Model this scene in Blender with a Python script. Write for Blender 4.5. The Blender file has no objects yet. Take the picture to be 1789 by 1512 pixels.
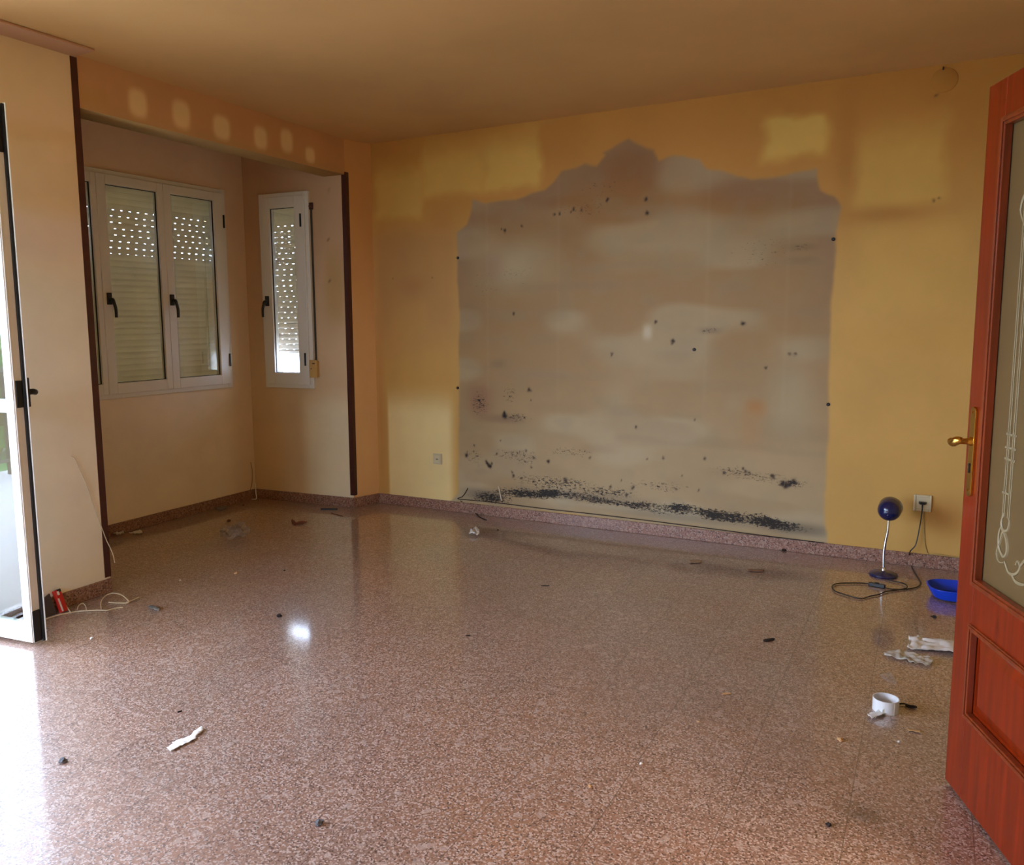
import bpy, bmesh, math, random
import numpy as np
from mathutils import Vector, Matrix
C = bpy.context.scene
COL = C.collection

# ------------------------------------------------------------------ camera
F_PX, YAW, PITCH, ROLL, CAM_H = 1443.10, 0.509798, -0.125251, -0.010478, 1.39538
fw = Vector((-math.sin(YAW)*math.cos(PITCH), math.cos(YAW)*math.cos(PITCH), math.sin(PITCH)))
rt = Vector((math.cos(YAW), math.sin(YAW), 0))
up = rt.cross(fw)
r2 = math.cos(ROLL)*rt + math.sin(ROLL)*up
u2 = -math.sin(ROLL)*rt + math.cos(ROLL)*up
cd = bpy.data.cameras.new('camera'); cam = bpy.data.objects.new('camera', cd); COL.objects.link(cam)
m = Matrix(((r2.x, u2.x, -fw.x), (r2.y, u2.y, -fw.y), (r2.z, u2.z, -fw.z)))
cam.matrix_world = Matrix.Translation((0, 0, CAM_H)) @ m.to_4x4()
cd.sensor_fit = 'HORIZONTAL'; cd.sensor_width = 36.0
cd.lens = F_PX/1789*36.0
cd.shift_x = 69.87/1789; cd.shift_y = -13.3/1789
cd.clip_start = 0.02; cd.clip_end = 200
C.camera = cam

# ------------------------------------------------------------------ world and light
w = bpy.data.worlds.new('sky'); C.world = w; w.use_nodes = True
nt = w.node_tree; nt.nodes.clear()
wo = nt.nodes.new('ShaderNodeOutputWorld'); bg = nt.nodes.new('ShaderNodeBackground')
bg.inputs[0].default_value = (0.80, 1.0, 1.38, 1); bg.inputs[1].default_value = 14.0
nt.links.new(bg.outputs[0], wo.inputs[0])
C.view_settings.view_transform = 'Standard'; C.view_settings.look = 'None'
C.view_settings.exposure = 0.22; C.view_settings.gamma = 1.0
C.view_settings.use_curve_mapping = False
ld = bpy.data.lights.new('sky_portal', 'AREA'); ld.shape = 'RECTANGLE'; ld.size = 3.25; ld.size_y = 2.35
ld.cycles.is_portal = True
lo = bpy.data.objects.new('sky_portal', ld); COL.objects.link(lo)
lo.location = (-3.99, 0.44, 1.18); lo.rotation_euler = (math.pi/2, 0, -math.pi/2)
ld = bpy.data.lights.new('fill_window_portal', 'AREA'); ld.shape = 'RECTANGLE'; ld.size = 1.2; ld.size_y = 1.4  # portal for the unseen window added behind the viewer
ld.cycles.is_portal = True
lo = bpy.data.objects.new('fill_window_portal', ld); COL.objects.link(lo)
lo.location = (-2.70, -1.76, 1.6); lo.rotation_euler = (math.pi/2, 0, 0)

ZC = 2.7
def lin(c):
    c = np.asarray(c, float)/255.0
    return np.where(c <= 0.04045, c/12.92, ((c+0.055)/1.055)**2.4)
def L4(c): return tuple(lin(c))+(1.0,)

# ------------------------------------------------------------------ materials
def mat(name, col, rough=0.6, metal=0.0, bump=0.0, bscale=60.0, vary=0.0, vscale=8.0, coat=0.0, trans=0.0, alpha=1.0, spec=0.5, grain=None):
    M = bpy.data.materials.new(name); M.use_nodes = True
    n = M.node_tree.nodes; l = M.node_tree.links; b = n['Principled BSDF']
    b.inputs['Base Color'].default_value = L4(col); b.inputs['Roughness'].default_value = rough
    b.inputs['Metallic'].default_value = metal; b.inputs['Coat Weight'].default_value = coat
    b.inputs['Transmission Weight'].default_value = trans; b.inputs['Alpha'].default_value = alpha
    b.inputs['Specular IOR Level'].default_value = spec
    tc = n.new('ShaderNodeTexCoord')
    if vary > 0:
        mp = n.new('ShaderNodeMapping'); l.new(tc.outputs['Object'], mp.inputs[0])
        if grain: mp.inputs['Scale'].default_value = grain
        ns = n.new('ShaderNodeTexNoise'); ns.inputs['Scale'].default_value = vscale; ns.inputs['Detail'].default_value = 5
        l.new(mp.outputs[0], ns.inputs['Vector'])
        mx = n.new('ShaderNodeMix'); mx.data_type = 'RGBA'
        c = np.asarray(col, float)
        mx.inputs['A'].default_value = L4(np.clip(c*(1-vary), 0, 255)); mx.inputs['B'].default_value = L4(np.clip(c*(1+vary), 0, 255))
        mr = n.new('ShaderNodeMapRange'); mr.inputs[1].default_value = 0.3; mr.inputs[2].default_value = 0.7
        l.new(ns.outputs['Fac'], mr.inputs[0]); l.new(mr.outputs[0], mx.inputs['Factor']); l.new(mx.outputs['Result'], b.inputs['Base Color'])
    if bump > 0:
        nb = n.new('ShaderNodeTexNoise'); nb.inputs['Scale'].default_value = bscale; nb.inputs['Detail'].default_value = 4
        l.new(tc.outputs['Object'], nb.inputs['Vector'])
        bp = n.new('ShaderNodeBump'); bp.inputs['Strength'].default_value = bump; bp.inputs['Distance'].default_value = 0.004
        l.new(nb.outputs['Fac'], bp.inputs['Height']); l.new(bp.outputs[0], b.inputs['Normal'])
    return M

def wall_mat():
    M = bpy.data.materials.new('painted_plaster'); M.use_nodes = True
    n = M.node_tree.nodes; l = M.node_tree.links; b = n['Principled BSDF']
    b.inputs['Roughness'].default_value = 0.62; b.inputs['Specular IOR Level'].default_value = 0.25
    at = n.new('ShaderNodeAttribute'); at.attribute_name = 'paint'
    mo = n.new('ShaderNodeAttribute'); mo.attribute_name = 'mould'
    tc = n.new('ShaderNodeTexCoord')
    # broad blotches
    n1 = n.new('ShaderNodeTexNoise'); n1.inputs['Scale'].default_value = 2.3; n1.inputs['Detail'].default_value = 6; n1.inputs['Roughness'].default_value = 0.6
    l.new(tc.outputs['Object'], n1.inputs['Vector'])
    mr = n.new('ShaderNodeMapRange'); mr.inputs[1].default_value = 0.3; mr.inputs[2].default_value = 0.7; mr.inputs[3].default_value = 0.94; mr.inputs[4].default_value = 1.05
    l.new(n1.outputs['Fac'], mr.inputs[0])
    hs = n.new('ShaderNodeHueSaturation'); l.new(at.outputs['Color'], hs.inputs['Color']); l.new(mr.outputs[0], hs.inputs['Value'])
    # crisp mould grains: noise compared with density
    mp = n.new('ShaderNodeMapping'); mp.inputs['Scale'].default_value = (1, 1, 2.1); mp.inputs['Rotation'].default_value = (0, 0.15, 0)
    l.new(tc.outputs['Object'], mp.inputs[0])
    n2 = n.new('ShaderNodeTexNoise'); n2.inputs['Scale'].default_value = 44; n2.inputs['Detail'].default_value = 6; n2.inputs['Roughness'].default_value = 0.72; n2.inputs['Distortion'].default_value = 0.8
    l.new(mp.outputs[0], n2.inputs['Vector'])
    ad = n.new('ShaderNodeMath'); ad.operation = 'MULTIPLY_ADD'; ad.inputs[1].default_value = 0.5; l.new(mo.outputs['Fac'], ad.inputs[0]); l.new(n2.outputs['Fac'], ad.inputs[2])
    m2 = n.new('ShaderNodeMapRange'); m2.inputs[1].default_value = 0.79; m2.inputs[2].default_value = 0.90
    l.new(ad.outputs[0], m2.inputs[0])
    mx = n.new('ShaderNodeMix'); mx.data_type = 'RGBA'; mx.inputs['B'].default_value = L4((46, 40, 34))
    l.new(hs.outputs[0], mx.inputs['A']); l.new(m2.outputs[0], mx.inputs['Factor']); l.new(mx.outputs['Result'], b.inputs['Base Color'])
    n3 = n.new('ShaderNodeTexNoise'); n3.inputs['Scale'].default_value = 9; n3.inputs['Detail'].default_value = 8
    l.new(tc.outputs['Object'], n3.inputs['Vector'])
    bp = n.new('ShaderNodeBump'); bp.inputs['Strength'].default_value = 0.25; bp.inputs['Distance'].default_value = 0.006
    l.new(n3.outputs['Fac'], bp.inputs['Height']); l.new(bp.outputs[0], b.inputs['Normal'])
    return M

def terrazzo(name, base, warm, light, dark, tiles=False, rough=0.3, scale=1.0):
    M = bpy.data.materials.new(name); M.use_nodes = True
    n = M.node_tree.nodes; l = M.node_tree.links; b = n['Principled BSDF']
    tc = n.new('ShaderNodeTexCoord')
    nb = n.new('ShaderNodeTexNoise'); nb.inputs['Scale'].default_value = 1.4; nb.inputs['Detail'].default_value = 5
    l.new(tc.outputs['Object'], nb.inputs['Vector'])
    bm_ = n.new('ShaderNodeMix'); bm_.data_type = 'RGBA'; bm_.inputs['A'].default_value = L4(base); bm_.inputs['B'].default_value = L4(warm)
    mr = n.new('ShaderNodeMapRange'); mr.inputs[1].default_value = 0.35; mr.inputs[2].default_value = 0.65
    l.new(nb.outputs['Fac'], mr.inputs[0]); l.new(mr.outputs[0], bm_.inputs['Factor'])
    v = n.new('ShaderNodeTexVoronoi'); v.inputs['Scale'].default_value = 210*scale; l.new(tc.outputs['Object'], v.inputs['Vector'])
    sp = n.new('ShaderNodeSeparateColor'); l.new(v.outputs['Color'], sp.inputs[0])
    def step(src, a, bb):
        q = n.new('ShaderNodeMapRange'); q.inputs[1].default_value = a; q.inputs[2].default_value = bb; l.new(src, q.inputs[0]); return q.outputs[0]
    m1 = n.new('ShaderNodeMix'); m1.data_type = 'RGBA'; l.new(bm_.outputs['Result'], m1.inputs['A']); m1.inputs['B'].default_value = L4(light)
    l.new(step(sp.outputs[0], 0.62, 0.80), m1.inputs['Factor'])
    m2 = n.new('ShaderNodeMix'); m2.data_type = 'RGBA'; l.new(m1.outputs['Result'], m2.inputs['A']); m2.inputs['B'].default_value = L4(dark)
    l.new(step(sp.outputs[1], 0.78, 0.92), m2.inputs['Factor'])
    v2 = n.new('ShaderNodeTexVoronoi'); v2.inputs['Scale'].default_value = 55*scale; l.new(tc.outputs['Object'], v2.inputs['Vector'])
    s2 = n.new('ShaderNodeSeparateColor'); l.new(v2.outputs['Color'], s2.inputs[0])
    m3 = n.new('ShaderNodeMix'); m3.data_type = 'RGBA'; l.new(m2.outputs['Result'], m3.inputs['A']); m3.inputs['B'].default_value = L4(light)
    k = n.new('ShaderNodeMath'); k.operation = 'MULTIPLY'; l.new(step(s2.outputs[0], 0.955, 0.97), k.inputs[0]); k.inputs[1].default_value = 0.5
    l.new(k.outputs[0], m3.inputs['Factor'])
    out = m3.outputs['Result']
    rr = n.new('ShaderNodeMapRange'); rr.inputs[1].default_value = 0.3; rr.inputs[2].default_value = 0.7; rr.inputs[3].default_value = rough*0.85; rr.inputs[4].default_value = rough*1.2
    l.new(nb.outputs['Fac'], rr.inputs[0]); l.new(rr.outputs[0], b.inputs['Roughness'])
    hgt = None
    if tiles:
        br = n.new('ShaderNodeTexBrick'); br.offset = 0.0; br.squash = 1.0
        br.inputs['Scale'].default_value = 1.0; br.inputs['Mortar Size'].default_value = 0.0017; br.inputs['Mortar Smooth'].default_value = 0.3
        br.inputs['Brick Width'].default_value = 0.305; br.inputs['Row Height'].default_value = 0.30
        br.inputs['Color1'].default_value = (0, 0, 0, 1); br.inputs['Color2'].default_value = (1, 1, 1, 1); br.inputs['Mortar'].default_value = (0.5, 0.5, 0.5, 1)
        mp = n.new('ShaderNodeMapping'); mp.inputs['Location'].default_value = (1.06+0.305*12, -2.19+0.3*20, 0)
        l.new(tc.outputs['Object'], mp.inputs[0]); l.new(mp.outputs[0], br.inputs['Vector'])
        # tile to tile tone
        tv = n.new('ShaderNodeMapRange'); tv.inputs[3].default_value = 0.95; tv.inputs[4].default_value = 1.05; l.new(br.outputs['Color'], tv.inputs[0])
        hs = n.new('ShaderNodeHueSaturation'); l.new(out, hs.inputs['Color']); l.new(tv.outputs[0], hs.inputs['Value'])
        st = n.new('ShaderNodeAttribute'); st.attribute_name = 'stain'
        m4 = n.new('ShaderNodeMix'); m4.data_type = 'RGBA'; l.new(hs.outputs[0], m4.inputs['A']); m4.inputs['B'].default_value = L4((62, 46, 34))
        l.new(st.outputs['Fac'], m4.inputs['Factor'])
        m5 = n.new('ShaderNodeMix'); m5.data_type = 'RGBA'; l.new(m4.outputs['Result'], m5.inputs['A']); m5.inputs['B'].default_value = L4((96, 72, 58))
        kk = n.new('ShaderNodeMath'); kk.operation = 'MULTIPLY'; kk.inputs[1].default_value = 0.7; l.new(br.outputs['Fac'], kk.inputs[0]); l.new(kk.outputs[0], m5.inputs['Factor'])
        out = m5.outputs['Result']; hgt = br.outputs['Fac']
        b.inputs['Coat Weight'].default_value = 1.0; b.inputs['Coat Roughness'].default_value = 0.09; b.inputs['Coat IOR'].default_value = 1.55; b.inputs['Specular IOR Level'].default_value = 0.8; b.inputs['IOR'].default_value = 1.85
    l.new(out, b.inputs['Base Color'])
    # slightly pitted surface
    bp = n.new('ShaderNodeBump'); bp.inputs['Strength'].default_value = 0.35 if tiles else 0.3; bp.inputs['Distance'].default_value = 0.0006
    l.new(v.outputs['Distance'], bp.inputs['Height'])
    l.new(bp.outputs[0], b.inputs['Normal'])
    return M

def ceil_mat():
    M = mat('ceiling_plaster', (208, 164, 106), 0.7, bump=0.15, bscale=6, vary=0.04, vscale=1.2, spec=0.2)
    return M
def glass(name, tint=(0.86, 0.9, 0.84), refl=1.0):
    M = bpy.data.materials.new(name); M.use_nodes = True
    n = M.node_tree.nodes; l = M.node_tree.links; n.clear()
    o = n.new('ShaderNodeOutputMaterial'); t = n.new('ShaderNodeBsdfTransparent'); g = n.new('ShaderNodeBsdfGlossy')
    t.inputs[0].default_value = tint+(1,); g.inputs['Roughness'].default_value = 0.01
    f = n.new('ShaderNodeFresnel'); f.inputs['IOR'].default_value = 1.52
    k = n.new('ShaderNodeMath'); k.operation = 'MULTIPLY'; k.inputs[1].default_value = refl; k.use_clamp = True
    ge = n.new('ShaderNodeNewGeometry'); iv = n.new('ShaderNodeMath'); iv.operation = 'SUBTRACT'; iv.inputs[0].default_value = 1.0; l.new(ge.outputs['Backfacing'], iv.inputs[1])
    k2 = n.new('ShaderNodeMath'); k2.operation = 'MULTIPLY'; l.new(f.outputs[0], k2.inputs[0]); l.new(iv.outputs[0], k2.inputs[1])
    l.new(k2.outputs[0], k.inputs[0]); mx = n.new('ShaderNodeMixShader')
    l.new(k.outputs[0], mx.inputs[0]); l.new(t.outputs[0], mx.inputs[1]); l.new(g.outputs[0], mx.inputs[2]); l.new(mx.outputs[0], o.inputs[0])
    return M

M_wall = wall_mat()
M_plain = mat('old_plaster', (214, 176, 112), 0.8, vary=0.05, bump=0.2, spec=0.2)
M_ceil = ceil_mat()
M_floor = terrazzo('terrazzo_floor', (146, 116, 102), (156, 112, 84), (194, 172, 160), (94, 68, 56), tiles=True, rough=0.44)
M_bb = terrazzo('terrazzo_skirting', (140, 100, 84), (150, 106, 86), (172, 142, 124), (92, 66, 56), rough=0.4, scale=0.75)
M_white = mat('white_lacquered_aluminium', (236, 236, 230), 0.32, spec=0.5)
M_black = mat('black_plastic', (26, 25, 25), 0.35)
M_rubber = mat('black_rubber_seal', (20, 20, 20), 0.6)
M_glass = glass('window_glass', (0.88, 0.88, 0.88), 3.0)
M_dglass = glass('balcony_glass', (0.85, 0.9, 0.88), 2.6)
M_slat = mat('roller_slat_plastic', (238, 230, 222), 0.5, vary=0.03)
n_ = M_slat.node_tree.nodes; tr_ = n_.new('ShaderNodeBsdfTranslucent'); tr_.inputs[0].default_value = L4((184, 172, 138)); mx_ = n_.new('ShaderNodeMixShader'); mx_.inputs[0].default_value = 0.20
M_slat.node_tree.links.new(n_['Principled BSDF'].outputs[0], mx_.inputs[1]); M_slat.node_tree.links.new(tr_.outputs[0], mx_.inputs[2]); M_slat.node_tree.links.new(mx_.outputs[0], n_['Material Output'].inputs[0])
M_brown = mat('dark_brown_trim', (74, 36, 28), 0.35, vary=0.08, vscale=20)
M_wood = mat('varnished_reddish_wood', (130, 36, 4), 0.28, vary=0.13, vscale=9, grain=(6, 6, 0.35), coat=0.3, bump=0.04, bscale=30)
M_wood2 = mat('varnished_moulding_wood', (128, 52, 22), 0.3, vary=0.12, vscale=9, grain=(6, 6, 0.35), coat=0.3)
M_brass = mat('polished_brass', (212, 170, 84), 0.22, metal=1.0)
M_chrome = mat('chrome', (215, 215, 215), 0.12, metal=1.0)
M_blue = mat('navy_blue_enamel', (20, 28, 74), 0.22, coat=0.4)
M_pan = mat('blue_plastic', (12, 62, 196), 0.35)
M_cream = mat('yellowed_plastic', (206, 170, 104), 0.45, vary=0.05)
M_socket = mat('ivory_plastic', (214, 200, 162), 0.35)
M_paper = mat('white_paper', (232, 230, 224), 0.75, bump=0.3, bscale=40)
M_whitepl = mat('white_plastic', (235, 233, 232), 0.4)
M_wrap = mat('clear_wrap', (226, 220, 208), 0.18, trans=0.0, alpha=0.55)
M_bag = mat('thin_clear_bag', (205, 190, 180), 0.12, alpha=0.22)
M_cable = mat('cream_cable', (214, 196, 166), 0.5)
M_darkstick = mat('dark_painted_metal', (34, 34, 30), 0.5)
M_leaf = mat('dry_brown_leaf', (104, 56, 30), 0.8, vary=0.2, vscale=60)
M_fluff = mat('grey_dust', (92, 92, 96), 0.95, vary=0.2, vscale=80)
M_red = mat('red_card', (206, 40, 28), 0.45)
M_foil = mat('grey_foil', (150, 150, 150), 0.4, metal=0.5)
M_chip = mat('wood_chip', (206, 164, 112), 0.7, vary=0.1, vscale=60)
M_darkchip = mat('dark_grit', (38, 28, 24), 0.8)
M_brownstrap = mat('grey_webbing', (70, 64, 50), 0.8)
M_concrete = mat('terrace_tile', (186, 184, 180), 0.6, vary=0.05, vscale=3)
M_rail = mat('dark_railing', (58, 62, 64), 0.5)
M_green = mat('hedge_leaves', (72, 118, 62), 0.8, vary=0.3, vscale=25)
M_plaster = mat('fresh_white_plaster', (206, 196, 176), 0.8)
def frosted():
    M = mat('frosted_glass', (136, 110, 70), 0.32, spec=0.5)
    M.node_tree.nodes['Principled BSDF'].inputs['Transmission Weight'].default_value = 0.35
    return M
M_frost = frosted()
M_etch = mat('etched_glass_line', (156, 140, 106), 0.5)

# ------------------------------------------------------------------ mesh helpers
class MB:
    def __init__(s): s.v = []; s.f = []; s.m = None
    def add(s, vs, fs):
        o = len(s.v); s.v += [tuple(map(float, p)) for p in vs]; s.f += [tuple(i+o for i in f) for f in fs]; return s
    def box(s, x0, x1, y0, y1, z0, z1):
        return s.add([(x0,y0,z0),(x1,y0,z0),(x1,y1,z0),(x0,y1,z0),(x0,y0,z1),(x1,y0,z1),(x1,y1,z1),(x0,y1,z1)],
            [(0,3,2,1),(4,5,6,7),(0,1,5,4),(1,2,6,5),(2,3,7,6),(3,0,4,7)])
    def frame(s, x0, x1, z0, z1, wd, y0, y1, wb=None):
        wb = wb or wd
        s.box(x0, x0+wd, y0, y1, z0, z1); s.box(x1-wd, x1, y0, y1, z0, z1)
        s.box(x0+wd, x1-wd, y0, y1, z0, z0+wb); s.box(x0+wd, x1-wd, y0, y1, z1-wd, z1); return s
    def prism(s, pts, z0, z1):          # polygon in xy
        n = len(pts)
        a = sum(pts[i][0]*pts[(i+1)%n][1]-pts[(i+1)%n][0]*pts[i][1] for i in range(n))
        if a < 0: pts = pts[::-1]
        vs = [(p[0],p[1],z0) for p in pts]+[(p[0],p[1],z1) for p in pts]
        return s.add(vs, [tuple(range(n))[::-1], tuple(range(n,2*n))]+[(i,(i+1)%n,n+(i+1)%n,n+i) for i in range(n)])
    def prism_y(s, pts, y0, y1):        # polygon in xz
        n = len(pts); vs = [(p[0],y0,p[1]) for p in pts]+[(p[0],y1,p[1]) for p in pts]
        return s.add(vs, [tuple(range(n)), tuple(range(n,2*n))[::-1]]+[(i,n+i,n+(i+1)%n,(i+1)%n) for i in range(n)])
    def lathe(s, prof, c=(0,0,0), axis=(0,0,1), n=28, cap=True):
        ax = Vector(axis).normalized(); t = ax.orthogonal().normalized(); q = ax.cross(t); vs = []; fs = []
        for r, h in prof:
            for i in range(n):
                a = 2*math.pi*i/n; vs.append(Vector(c)+ax*h+(t*math.cos(a)+q*math.sin(a))*r)
        for j in range(len(prof)-1):
            for i in range(n): fs.append((j*n+i, j*n+(i+1)%n, (j+1)*n+(i+1)%n, (j+1)*n+i))
        if cap: fs += [tuple(range(n))[::-1], tuple((len(prof)-1)*n+i for i in range(n))]
        return s.add(vs, fs)
    def tube(s, pts, r, n=8, smooth=6):
        P = spline(pts, smooth) if smooth > 1 and len(pts) > 2 else [Vector(p) for p in pts]
        vs = []; fs = []; prev = None
        for i, p in enumerate(P):
            d = (P[min(i+1, len(P)-1)]-P[max(i-1, 0)])
            d = d.normalized() if d.length > 1e-9 else Vector((1, 0, 0))
            t = (prev-d*prev.dot(d)) if prev else d.orthogonal()
            if t.length < 1e-6: t = d.orthogonal()
            t.normalize(); prev = t; q = d.cross(t)
            rr = r(i/(len(P)-1)) if callable(r) else r
            for k in range(n):
                a = 2*math.pi*k/n; vs.append(p+(t*math.cos(a)+q*math.sin(a))*rr)
        for i in range(len(P)-1):
            for k in range(n): fs.append((i*n+k, i*n+(k+1)%n, (i+1)*n+(k+1)%n, (i+1)*n+k))
        fs += [tuple(range(n))[::-1], tuple((len(P)-1)*n+k for k in range(n))]
        return s.add(vs, fs)
    def build(s, name, M, parent=None, bevel=0.0, smooth=False):
        me = bpy.data.meshes.new(name); me.from_pydata(s.v, [], s.f); me.update()
        b = bmesh.new(); b.from_mesh(me); bmesh.ops.recalc_face_normals(b, faces=b.faces); b.to_mesh(me); b.free()
        me.materials.append(M); o = bpy.data.objects.new(name, me); COL.objects.link(o)
        if parent: o.parent = parent
        if bevel > 0:
            bv = o.modifiers.new('bevel', 'BEVEL'); bv.width = bevel; bv.segments = 2; bv.limit_method = 'ANGLE'; bv.angle_limit = math.radians(40)
        if smooth:
            for p in me.polygons: p.use_smooth = True
            try: me.set_sharp_from_angle(angle=math.radians(40))
            except Exception: pass
        return o
def spline(pts, k):
    P = [Vector(p) for p in pts]; out = []
    for i in range(len(P)-1):
        a = P[max(i-1, 0)]; b = P[i]; c = P[i+1]; d = P[min(i+2, len(P)-1)]
        for j in range(k):
            t = j/k
            out.append(0.5*((2*b)+(c-a)*t+(2*a-5*b+4*c-d)*t*t+(3*b-a-3*c+d)*t**3))
    out.append(P[-1]); return out
def tag(o, label, cat, group=None, kind=None):
    o['label'] = label; o['category'] = cat
    if group: o['group'] = group
    if kind: o['kind'] = kind
    return o
def thing(name, label, cat, loc, rz=0.0, group=None, kind=None):
    o = bpy.data.objects.new(name, None); COL.objects.link(o); o.empty_display_size = 0.05
    o.location = loc; o.rotation_euler = (0, 0, rz); return tag(o, label, cat, group, kind)

# ------------------------------------------------------------------ walls
# each wall has its own frame: x along the wall (rightwards seen from inside), y outwards, z up
PA = Vector((-4.712, 4.85)); P2 = Vector((-3.78, 4.918)); P3 = Vector((-3.712, 5.15)); P4 = Vector((-4.74, 2.6))
XL = -3.72
def wframe(a, b): d = (b-a); return (a, math.atan2(d.y, d.x), d.length)
W_back = wframe(P3, Vector((0.46, 5.15)))
W_a2 = wframe(PA, P2); W_a1 = wframe(P4, PA); W_stub = wframe(P2, P3)
W_left = wframe(Vector((XL, -1.5)), Vector((XL, 2.742)))
W_beam = wframe(Vector((XL, 2.742)), P2)
def sm(a, b, x): t = np.clip((x-a)/(b-a), 0, 1); return t*t*(3-2*t)
def rectm(S, Z, s0, s1, z0, z1, f=0.03, fb=None, ft=None, fl=None, fr=None):
    fb = fb or f; ft = ft or f; fl = fl or f; fr = fr or f
    return sm(s0-fl, s0+fl, S)*(1-sm(s1-fr, s1+fr, S))*sm(z0-fb, z0+fb, Z)*(1-sm(z1-ft, z1+ft, Z))
def gau(S, Z, s, z, rs, rz, p=2.0): return np.exp(-(np.abs((S-s)/rs)**p+np.abs((Z-z)/rz)**p))
def polyd(S, Z, P):
    d = np.full(S.shape, 1e9); ins = np.zeros(S.shape, bool); n = len(P)
    for i in range(n):
        (x0, z0), (x1, z1) = P[i], P[(i+1) % n]
        ex, ez = x1-x0, z1-z0; t = np.clip(((S-x0)*ex+(Z-z0)*ez)/(ex*ex+ez*ez+1e-12), 0, 1)
        d = np.minimum(d, np.hypot(S-x0-t*ex, Z-z0-t*ez))
        c = ((z0 > Z) != (z1 > Z)) & (S < (x1-x0)*(Z-z0)/(z1-z0+1e-12)+x0); ins ^= c
    return np.where(ins, d, -d)
def vnoise(S, Z, sc, seed):
    r = np.random.RandomState(seed); N = 64; g = r.rand(N, N)
    x = S*sc; z = Z*sc; xi = np.floor(x).astype(int); zi = np.floor(z).astype(int); fx = x-xi; fz = z-zi
    fx = fx*fx*(3-2*fx); fz = fz*fz*(3-2*fz)
    a = g[xi % N, zi % N]; b = g[(xi+1) % N, zi % N]; c = g[xi % N, (zi+1) % N]; d = g[(xi+1) % N, (zi+1) % N]
    return (a*(1-fx)+b*fx)*(1-fz)+(c*(1-fx)+d*fx)*fz
def mixc(A, c, mk): return A*(1-mk[..., None])+np.asarray(c, float)*mk[..., None]

def wall(name, W, z0, z1, paint, step, thick=0.22, holes=(), mould=None, s0=0.0, s1=None):
    a, ang, ln = W; s1 = ln if s1 is None else s1
    def axis(lo, hi, cuts):
        n = max(2, int(round((hi-lo)/step))+1); g = np.linspace(lo, hi, n)
        for c in cuts:
            if lo < c < hi: g = g[np.abs(g-c) > step*0.45]; g = np.append(g, c)
        return np.sort(g)
    gs = axis(s0, s1, [h[i] for h in holes for i in (0, 1)]); gz = axis(z0, z1, [h[i] for h in holes for i in (2, 3)])
    S, Z = np.meshgrid(gs, gz, indexing='ij'); ns, nz = S.shape
    V = np.stack([S, np.zeros_like(S), Z], -1).reshape(-1, 3)
    i, j = np.meshgrid(np.arange(ns-1), np.arange(nz-1), indexing='ij')
    cs = (gs[:-1]+gs[1:])/2; cz = (gz[:-1]+gz[1:])/2; keep = np.ones((ns-1, nz-1), bool)
    for h in holes: keep &= ~((cs[:, None] > h[0]) & (cs[:, None] < h[1]) & (cz[None] > h[2]) & (cz[None] < h[3]))
    q = np.stack([i*nz+j, (i+1)*nz+j, (i+1)*nz+j+1, i*nz+j+1], -1)[keep]
    # body behind the painted face, cut around the holes
    mb = MB(); xs = sorted({s0, s1, *[h[k] for h in holes for k in (0, 1)]})
    for x0, x1 in zip(xs[:-1], xs[1:]):
        hs = [h for h in holes if h[0] <= (x0+x1)/2 <= h[1]]; lo = z0
        for h in sorted(hs, key=lambda h: h[2]):
            if h[2] > lo: mb.box(x0, x1, 0.0, thick, lo, h[2])
            lo = h[3]
        if lo < z1: mb.box(x0, x1, 0.0, thick, lo, z1)
    bf = [f for f in mb.f]; bv = mb.v
    # drop the body's room-side faces (normal -y): the painted grid closes it
    bf = [f for f in bf if not all(abs(bv[k][1]) < 1e-6 for k in f)]
    allv = np.concatenate([V, np.array(bv)]); nv = len(V)
    me = bpy.data.meshes.new(name)
    faces = np.concatenate([q, np.array(bf)+nv]); nf = len(faces)
    me.vertices.add(len(allv)); me.vertices.foreach_set('co', allv.ravel())
    me.loops.add(nf*4); me.loops.foreach_set('vertex_index', faces.ravel().astype(np.int32))
    me.polygons.add(nf); me.polygons.foreach_set('loop_start', np.arange(nf, dtype=np.int32)*4)
    me.update(calc_edges=True)
    col = paint(S, Z).reshape(-1, 3); colA = np.ones((len(allv), 4)); colA[:nv, :3] = lin(np.clip(col, 0, 255)); colA[nv:, :3] = lin((205, 170, 110))
    at = me.attributes.new('paint', 'FLOAT_COLOR', 'POINT'); at.data.foreach_set('color', colA.ravel().astype(np.float32))
    mv = np.zeros(len(allv))
    if mould is not None: mv[:nv] = mould(S, Z).ravel()
    am = me.attributes.new('mould', 'FLOAT', 'POINT'); am.data.foreach_set('value', mv.astype(np.float32))
    me.materials.append(M_wall); o = bpy.data.objects.new(name, me); COL.objects.link(o)
    o.location = (a.x, a.y, 0); o.rotation_euler = (0, 0, ang)
    return o

YEL = np.array((206, 162, 88.)); TAN = np.array((206, 168, 118.)); TOP = np.array((184, 122, 50.)); GHOST = np.array((214, 172, 86.)); SMOKE = np.array((178, 132, 86.)); PALE_LIT = np.array((248, 236, 200.))

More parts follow.
